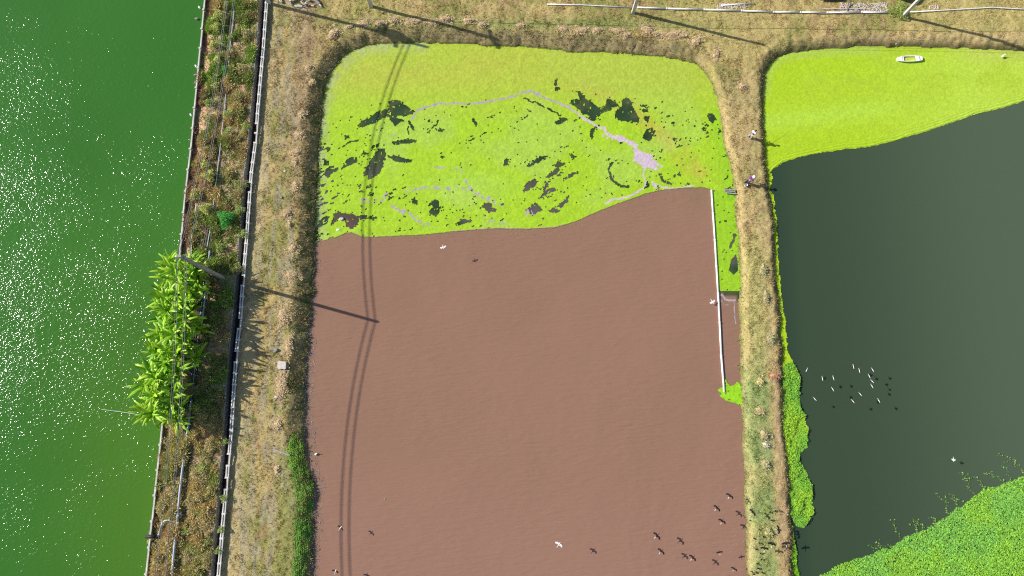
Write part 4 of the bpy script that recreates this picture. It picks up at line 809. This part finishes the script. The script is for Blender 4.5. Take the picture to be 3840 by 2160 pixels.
plank(og(1044, -6), og(1056, 14), .13, .12, .2, 'left of two thin concrete posts lying by the debris pile', 'conc', 'post', 'post'); plank(og(1050, -8), og(1061, 12), .08, .1, .2, 'right of two thin concrete posts lying by the debris pile', 'conc', 'post', 'post')
for k, (u, v, h_, lb) in enumerate([(1521, 21, .75, 'short stake on the top bank right of the crossarm pole'), (2620, 60, .8, 'short stake below the long white pipe'), (2372, 60, .5, 'small stake at the foot of the middle power pole'), (1113, 6, .5, 'short stake beside the debris pile'), (1087, 1784, .7, 'short stake on the lower west bank')]):
    p = og(u, v); MB().tube([p, p + Vector((-.05, .02, h_))], [.035, .02], 5).build('stake', M['wood'], label=lb, cat='stake')
p = P(2366, 205, WATER); MB().tube([og(2368, 160) + Vector((0, 0, .25)), p + Vector((0, .3, .25)), p + Vector((0, -.2, .1))], [.03, .035, .03], 6).build('pole', M['wood'], label='thin dark pole sticking from the top bank into the duckweed', cat='pole')
br_ = MB(); q = og(1095, 660)
for a, b in (((1097, 657), (1114, 653)), ((1097, 657), (1092, 672)), ((1103, 655), (1118, 646)), ((1108, 654), (1108, 663))): br_.tube([og(*a) + Vector((0, 0, .15)), og(*b) + Vector((0, 0, .2))], [.04, .015], 5)
br_.build('branch', M['twig'], label='dark forked branch on the upper west bank', cat='branch')
# rubble spreads and the things cut by the top edge
for k, (u0, u1, v0, v1, lb) in enumerate([(2690, 2800, 14, 34, 'grey rubble scatter under the short white pipe'), (3150, 3330, 12, 44, 'pale rubble scatter beside the green shrub at the top edge'), (3480, 3520, 20, 34, 'few white stones right of the rightmost power pole')]):
    n = int((u1 - u0) * (v1 - v0) / 12); mb = MB()
    for _ in range(n):
        p = og(random.uniform(u0, u1), random.uniform(v0, v1)); s = random.uniform(.03, .08); mb.box(p + Vector((0, 0, s * .6)), (s * 2, s * random.uniform(1, 2), s * 1.4), random.uniform(0, 3), taper=.6)
    mb.build('rubble', M['stone'], label=lb, cat='rubble', kind='stuff')
tp = MB(); b = P(3115, -12, 0); rr = random.Random(3); nx_ = 14; vs = []
for j in range(4):
    for i in range(nx_): vs.append((b.x - 1.4 + i * .22, b.y - .55 + j * .5, .08 + .35 * math.sin(j * .9) * (.6 + .4 * rr.random()) + rr.uniform(-.05, .05)))
tp.add(vs, [(j * nx_ + i, j * nx_ + i + 1, (j + 1) * nx_ + i + 1, (j + 1) * nx_ + i) for j in range(3) for i in range(nx_ - 1)]); tp.build('tarpaulin', M['black'], smooth=True, label='black tarpaulin heap cut by the top edge', cat='tarpaulin')
b = P(3395, -22, 0); hb = empty('water_tank', b, label='dark grey tank base cut by the top edge above the rightmost pole', cat='tank'); MB().tube([(0, 0, -.1), (0, 0, .7)], .95, 18).build('tank_shell', plain('dark_green_tank', (.08, .09, .07), .6), hb); MB().tube([(0, 0, .7), (0, 0, .78)], [1.0, .7], 18).build('tank_lid', M['concd'], hb)

# ---------------------------------------------------------------- sluice planks, boom
sb = empty('sluice', P(2735, 719, WATER), label='grey wooden sluice boards on the bank at the top of the boom', cat='sluice'); o3 = sb.location
for (a, b) in (((2714, 710), (2758, 712)), ((2716, 716), (2757, 718)), ((2722, 723), (2762, 727))): MB().bar(P(*a, -.8) - o3, P(*b, -.72) - o3, .12, .08).build('board', M['concd'], sb)
for u, v in ((2720, 712), (2738, 717), (2756, 722)): MB().box(P(u, v, -.9) - o3, (.1, .35, .35)).build('post', M['wood'], sb)
bm_ = empty('floating_boom', P(2690, 1100, WATER), label='long white floating pipe boom along the right side of the brown pond', cat='boom'); o4 = bm_.location
bl = [(2668, 712), (2674, 800), (2681, 900), (2687, 1000), (2693, 1100), (2699, 1210), (2705, 1335), (2716, 1470)]
for a, b in zip(bl[:-1], bl[1:]): MB().tube([P(*a, WATER + .08) - o4, P(*b, WATER + .08) - o4], .105, 10).build('pipe_length', M['white'], bm_, True)
for a in bl[1:-1]: q = P(*a, WATER + .08) - o4; MB().tube([q + Vector((-.01, .1, 0)), q + Vector((.01, -.1, 0))], .125, 10).build('coupling', M['white'], bm_, True)

# ---------------------------------------------------------------- boat
bt = empty('boat', P(3409, 224, WATER), R(2), label='small white flat bottomed boat with duckweed inside, moored off the top bank', cat='boat')
L, W_, Hh = 2.95, .78, .30; prof = [(-1.47, .42, .26), (-1.1, .60, .28), (-.95, .66, .30), (-.4, .78, .30), (.3, .78, .30), (.9, .68, .30), (1.12, .62, .30), (1.47, .46, .28)]
hv = []; hf = []
for x_, w_, z_ in prof:
    hv += [(x_, -w_ * .36, -.06), (x_, -w_ / 2, z_), (x_, -w_ / 2 + .055, z_), (x_, -w_ * .33, -.01), (x_, w_ * .33, -.01), (x_, w_ / 2 - .055, z_), (x_, w_ / 2, z_), (x_, w_ * .36, -.06)]
for i in range(len(prof) - 1):
    for k in range(8): a = i * 8 + k; b = i * 8 + (k + 1) % 8; hf.append((a, a + 8, b + 8, b))
hf += [(0, 1, 2, 3), (3, 4, 7, 0), (4, 5, 6, 7), tuple(56 + k for k in (3, 2, 1, 0)), (56, 63, 60, 59), tuple(56 + k for k in (7, 6, 5, 4))]
MB().add(hv, hf).build('hull', M['white'], bt)
dk = MB().add([(-1.5, -.20, .275), (-1.5, .20, .275), (-.98, .30, .315), (-.98, -.30, .315), (-1.5, -.2, .0), (-1.5, .2, .0), (-.98, .3, .2), (-.98, -.3, .2)], [(3, 2, 1, 0), (0, 1, 5, 4), (2, 3, 7, 6), (4, 5, 6, 7), (0, 4, 7, 3), (1, 2, 6, 5)]).build('bow_deck', M['white'], bt)
MB().box((-.83, 0, .26), (.09, .58, .03)).build('thwart', M['white'], bt); MB().box((.86, 0, .265), (.46, .60, .04)).build('stern_seat', M['white'], bt); MB().box((1.32, 0, .29), (.24, .42, .04)).build('transom_deck', M['white'], bt)
iv = [(-.62, -.22, .1), (0, -.30, .1), (.62, -.25, .1), (.62, .25, .1), (0, .30, .1), (-.62, .22, .1)]
dwm = plain('stale_duckweed', (.5, .55, .06), .8, .25, 5); MB().add([(x_ * 1.05, y_, z_) for x_, y_, z_ in iv], [(0, 1, 2, 3, 4, 5)]).build('bilge_duckweed', dwm, bt)['label'] = 'yellow green duckweed lying in the bilge'

# ---------------------------------------------------------------- people
def skinned(name, joints, edges, radii, mat, parent, sub=1):
    me = bpy.data.meshes.new(name); me.from_pydata(joints, edges, []); o = link(name, me, parent, mat)
    sk = o.modifiers.new('skin', 'SKIN'); sv = me.skin_vertices[0].data
    for i, r_ in enumerate(radii): sv[i].radius = (r_, r_) if not isinstance(r_, tuple) else r_
    sv[0].use_root = True; sk.use_smooth_shade = True
    ss_ = o.modifiers.new('sub', 'SUBSURF'); ss_.levels = ss_.render_levels = sub; return o
def person(base, rz, label, shirt, pants, hat, bend=.15, vest=None, rod=True):
    e = empty('person', base, rz, label=label, cat='person', group='people on the middle dike')
    def F_(z, x=0, y=0):      # forward bend about the hip
        if z <= .92: return (x, y, z)
        d = z - .92; return (x + d * math.sin(bend), y, .92 + d * math.cos(bend))
    J = [F_(.92), F_(1.12), F_(1.36), F_(1.46), F_(1.52), F_(1.62, .02), (.0, -.10, .88), (.05, -.15, .48), (-.02, -.17, .08), (.14, -.18, .04), (0, .10, .88), (.0, .17, .48), (-.06, .2, .08), (.09, .22, .04),
         F_(1.38, 0, -.18), F_(1.16, .10, -.27), F_(1.08, .32, -.2), F_(1.08, .40, -.17), F_(1.38, 0, .18), F_(1.12, .06, .27), F_(1.0, .26, .22), F_(1.0, .34, .19)]
    E_ = [(0, 1), (1, 2), (2, 3), (3, 4), (4, 5), (0, 6), (6, 7), (7, 8), (8, 9), (0, 10), (10, 11), (11, 12), (12, 13), (2, 14), (14, 15), (15, 16), (16, 17), (2, 18), (18, 19), (19, 20), (20, 21)]
    Rr = [.13, .12, .14, .07, .055, .095, .09, .06, .04, .035, .09, .06, .04, .035, .06, .045, .035, .03, .06, .045, .035, .03]
    skinned('body', J, E_, Rr, M['skin'], e, 2)
    for side, jn in ((-1, 17), (1, 21)):
        h_ = Vector(J[jn]); hm = MB().ell(h_ + Vector((.03, 0, 0)), (.045, .035, .02), 8, 5)
        for k in range(4): hm.tube([h_ + Vector((.06, (k - 1.5) * .017, 0)), h_ + Vector((.105 - .006 * abs(k - 1.5), (k - 1.5) * .02, -.012)), h_ + Vector((.12, (k - 1.5) * .02, -.035))], .008, 5)
        hm.tube([h_ + Vector((.02, -side * .03, 0)), h_ + Vector((.05, -side * .055, -.01)), h_ + Vector((.075, -side * .05, -.02))], .01, 5); hm.build('hand', M['skin'], e, True)
    g = lambda ids, ed, rr, nm, m_: skinned(nm, [J[i] for i in ids], ed, rr, m_, e, 2)
    g([1, 2, 14, 15, 18, 19], [(0, 1), (1, 2), (2, 3), (1, 4), (4, 5)], [.165, .175, .095, .07, .095, .07], 'shirt', shirt)
    g([0, 6, 7, 8, 10, 11, 12], [(0, 1), (1, 2), (2, 3), (0, 4), (4, 5), (5, 6)], [.155, .11, .085, .07, .11, .085, .07], 'trousers', pants)
    for i in (8, 12): p = Vector(J[i]); MB().ell(p + Vector((.07, 0, -.03)), (.14, .055, .06), 10, 6).build('shoe', M['black'], e, True)
    hp = Vector(J[5]); f = MB(); MB().ell(hp + Vector((-.01, 0, .03)), (.11, .1, .12), 12, 8).build('hair', M['bdark'], e, True)
    f.ell(hp + Vector((.1, 0, -.01)), (.02, .015, .025), 6, 4); f.ell(hp + Vector((.0, -.095, -.01)), (.02, .012, .03), 6, 4); f.ell(hp + Vector((.0, .095, -.01)), (.02, .012, .03), 6, 4); f.build('face_features', M['skin'], e, True)
    if hat: MB().tube([hp + Vector((0, 0, .09)), hp + Vector((0, 0, .10)), hp + Vector((0, 0, .20)), hp + Vector((0, 0, .22))], [.22, .12, .11, .05], 14).build('hat', hat, e, True)
    if vest: g([1, 2], [(0, 1)], [.18, .185], 'vest', vest)
    return e, J
wh = plain('white_cloth', (.75, .76, .78), .8, .08, 8); nv = plain('navy_cloth', (.025, .03, .10), .8, .2, 8); pu = plain('purple_cloth', (.13, .03, .26), .8, .2, 8); gy = plain('pale_trousers', (.42, .42, .45), .8, .1, 8)
e1, J1 = person(og(2810, 517), R(35), 'person in white shirt and dark vest holding a fishing rod on the dike', wh, gy, None, .35, nv)
pth = e1.location + Vector((.25, .2, 1.1)); MB().tube([pth, pth + Vector((.8, 1.0, .35)), pth + Vector((1.5, 1.9, .6))], [.014, .01, .006], 5).build('fishing_rod', M['wood'], label='thin rod held by the person in white', cat='fishing rod')
e2_, J2 = person(og(2799, 688), R(30), 'person in purple shirt and white hat bending forward on the dike', pu, nv, wh, .75)
pth = e2_.location + Vector((.4, -.1, .9)); MB().tube([pth, pth + Vector((.9, -.35, .0)), pth + Vector((1.7, -.7, .1))], [.014, .01, .006], 5).build('fishing_rod', M['wood'], label='thin rod held by the person in purple', cat='fishing rod')
b = og(2796, 696); bk = empty('bucket', b, label='white bucket at the feet of the person in purple', cat='bucket'); MB().tube([(0, 0, 0), (0, 0, .3)], [.13, .17], 12, False).add([(math.cos(k / 12 * 6.283) * .13, math.sin(k / 12 * 6.283) * .13, .01) for k in range(12)], [tuple(range(12))]).build('pail', M['white'], bk); MB().tube([(0, -.17, .3), (0, 0, .36), (0, .17, .3)], .01, 5).build('bucket_handle', M['metal'], bk)

# ---------------------------------------------------------------- birds
def bird_fly(p, ang, white, spread, label, s=1.0, group='birds in flight', tiltw=.25, body='bwhite'):
    e = empty('bird', p, ang, label=label, cat='bird', group=group); e.scale = (s, s, s)
    MB().tube([(-.20, 0, 0), (-.12, 0, .01), (0, 0, .01), (.12, 0, 0), (.20, 0, .02), (.26, 0, .03), (.31, 0, .02)], [.02, .055, .08, .06, .028, .035, .012], 8).build('body', M[body], e, True)
    MB().tube([(.30, 0, .02), (.40, 0, .0)], [.012, .004], 5).build('beak', M['bdark'], e)
    for q in (-1, 1): MB().tube([(-.15, q * .02, -.01), (-.45, q * .03, -.03)], .011, 4).build('leg', M['bwhite'], e)
    for q in (-1, 1):
        k = spread; vs = [(.08, q * .05, .03), (.16, q * .28 * k, .03 + .16 * tiltw), (.02, q * .60 * k, .10 * tiltw), (-.16, q * .52 * k, .08 * tiltw), (-.04, q * .25 * k, .03 + .12 * tiltw), (-.10, q * .05, .03)]
        vs = vs + [(a, b_, c_ - .018) for a, b_, c_ in vs]; n = 6
        MB().add(vs, [tuple(range(6)), tuple(range(11, 5, -1))] + [(i, i + 6, (i + 1) % 6 + 6, (i + 1) % 6) for i in range(6)]).build('wing', M['bwhite'] if white else M['bdark'], e)
def bird_stand(p, ang, label, dark=True, s=1.0, group='birds standing on the middle dike'):
    e = empty('bird', p, ang, label=label, cat='bird', group=group); e.scale = (s, s, s); m_ = M['bdark'] if dark else M['bwhite']
    MB().tube([(-.26, 0, .25), (-.15, 0, .28), (0, 0, .32), (.1, 0, .34), (.15, 0, .42), (.17, 0, .52), (.22, 0, .53)], [.012, .07, .095, .07, .03, .04, .015], 8).build('body', m_, e, True)
    MB().tube([(.21, 0, .53), (.34, 0, .50)], [.015, .005], 5).build('beak', M['twig'], e)
    for q in (-1, 1):
        MB().tube([(0, q * .03, .26), (.0, q * .035, 0)], .012, 4).build('leg', M['twig'], e)
        MB().ell((-.04, q * .075, .31), (.19, .03, .07), 8, 5).build('wing', m_, e, True)
def zq(x0, y0, s, l): return [(x0 + a / s, y0 + b / s) for a, b in l]
W1 = zq(3000, 1300, 3.622, [(90, 320), (205, 715), (305, 438), (455, 430), (447, 582), (722, 745), (727, 275), (807, 328), (823, 650), (943, 405), (985, 475), (980, 540), (990, 320), (1073, 738)])
AN = [60, 130, 95, 100, 115, 125, 95, 95, 125, 110, 130, 115, 115, 110]
for k, (u, v) in enumerate(W1):
    bird_fly(P(u, v, WATER + 1.75), R(AN[k] - 180), False, .42 if k not in (0, 1, 10) else .3, f'{ORD[k]} white bodied bird from the left in the flock over the dark pond', .68, 'white birds flying over the dark pond')
bird_fly(P(3576, 1724, WATER + .9), R(-95), True, .5, 'lone white bird low over the dark pond above the weed bed', .7, 'birds in flight')
DKB = [(2737, 1859, -35, 1), (2689, 1905, -45, 1), (2708, 1954, -30, 1), (2464, 2009, -48, 1.1), (2480, 2067, -42, 1), (2598, 2091, -42, 1), (2698, 2071, 10, .8), (2753, 2133, -30, .8), (1277, 1979, -40, .85), (1258, 2142, -20, .85)]
for k, (u, v, a, s) in enumerate(DKB):
    nm = 'white bodied bird with black wings over the lower left of the brown pond' if k > 7 else 'dark winged bird over the lower right of the brown pond'
    bird_fly(P(u, v, WATER + 1.8), R(a + 90), False, .85, f'{"upper" if k == 8 else "lower" if k == 9 else ORD[k]} {nm}' + ('' if k > 7 else ', counted from the top'), s * .85, 'dark winged birds over the brown pond', body='bdark' if k < 8 else 'bwhite')
bird_fly(P(2096, 2041, WATER + 2.4), R(55), True, .8, 'white egret flying over the bottom of the brown pond', .85)
bird_fly(P(1662, 927, WATER + 2.2), R(-70), True, .75, 'white egret flying just below the duckweed edge', .75)
bird_fly(P(2672, 1132, WATER + .4), R(-60), True, .6, 'white egret beside the white boom', .9)
bird_stand(P(3755, 214, WATER), R(30), 'white egret standing in the duckweed right of the boat', False, 1.0, 'white wading birds')
bird_stand(P(1188, 1702, WATER - .1), R(30), 'small white bird wading at the west edge of the brown pond', False, .8, 'white wading birds')
SB = zq(2600, 1600, 2.5875, [(548, 910), (590, 1085), (600, 1185), (603, 1410), (610, 1328), (622, 1373), (635, 1130), (648, 1225), (655, 1285), (668, 1417), (675, 1068), (740, 830), (755, 905), (790, 815), (835, 818), (820, 1000), (750, 1125), (580, 1430)])
for k, (u, v) in enumerate(SB): bird_stand(og(u, v), random.uniform(0, 6.28), f'{ORD[k]} black bird from the left standing on the lower middle dike', True, random.uniform(.5, .66))
SH = [(2823, 1921, 40), (2919, 1986, 5), (2948, 2037, 95), (2867, 2056, 80), (2895, 2040, 75)]  # dark birds added where bird shadows lie on the dike
for k, (u, v, a) in enumerate(SH): bird_fly(P(u, v, .7), R(a), False, .8, f'{ORD[k]} added dark bird from the left in place of a shadow on the dike', .9, 'added birds in place of shadows on the lower middle dike', body='bdark')
for k, (u, v, lb) in enumerate([(748, 28, 'white float by the lake wall at the top'), (735, 248, 'white plastic litter by the lake wall below the top float'), (716, 431, 'small white litter beside the lake wall at mid height')]):
    MB().tube([P(u - 3, v - 4, WATER + .1), P(u, v, WATER + .12), P(u + 4, v + 5, WATER + .1)], [.07, .12, .08], 8).build('float', M['white'], smooth=True, label=lb, cat='float')
for k, (u, v, s_, lb) in enumerate([(734, 283, .2, 'dark lump in the water by the lake wall'), (738, 312, .25, 'tangled dark debris at the foot of the lake wall'), (738, 72, .2, 'pale rock at the foot of the lake wall near the top')]): rock(P(u, v, WATER), (s_, s_ * .8, s_), lb, 'concd', seed=30 + k)
rock(P(1444, 1872, WATER - .02), (.1, .1, .06), 'small yellow green floating plant alone in the brown water', 'bush', 'floating_plant', 50, 'plant')
rock(P(1281, 822, WATER), (.3, .22, .16), 'pale rubbish lump in the lower left of the duckweed carpet', 'stone', 'rubbish_lump', 51, 'rubbish'); rock(P(1268, 862, WATER), (.25, .14, .08), 'white foam piece at the lower left edge of the duckweed carpet', 'white', 'foam_piece', 52, 'foam')
lnm = MB().tube([P(380, 1535, -.6), P(450, 1544, -.3), P(525, 1556, .4)], .015, 5).build('mooring_line', M['white'], label='thin pale line running from the banana clump over the lake', cat='line')
b = P(962, 5, 0); o = MB().box((0, 0, .1), (.22, .3, .35)).build('concrete_block', M['conc'], label='small white block on the strip at the top edge', cat='block'); o.location = b
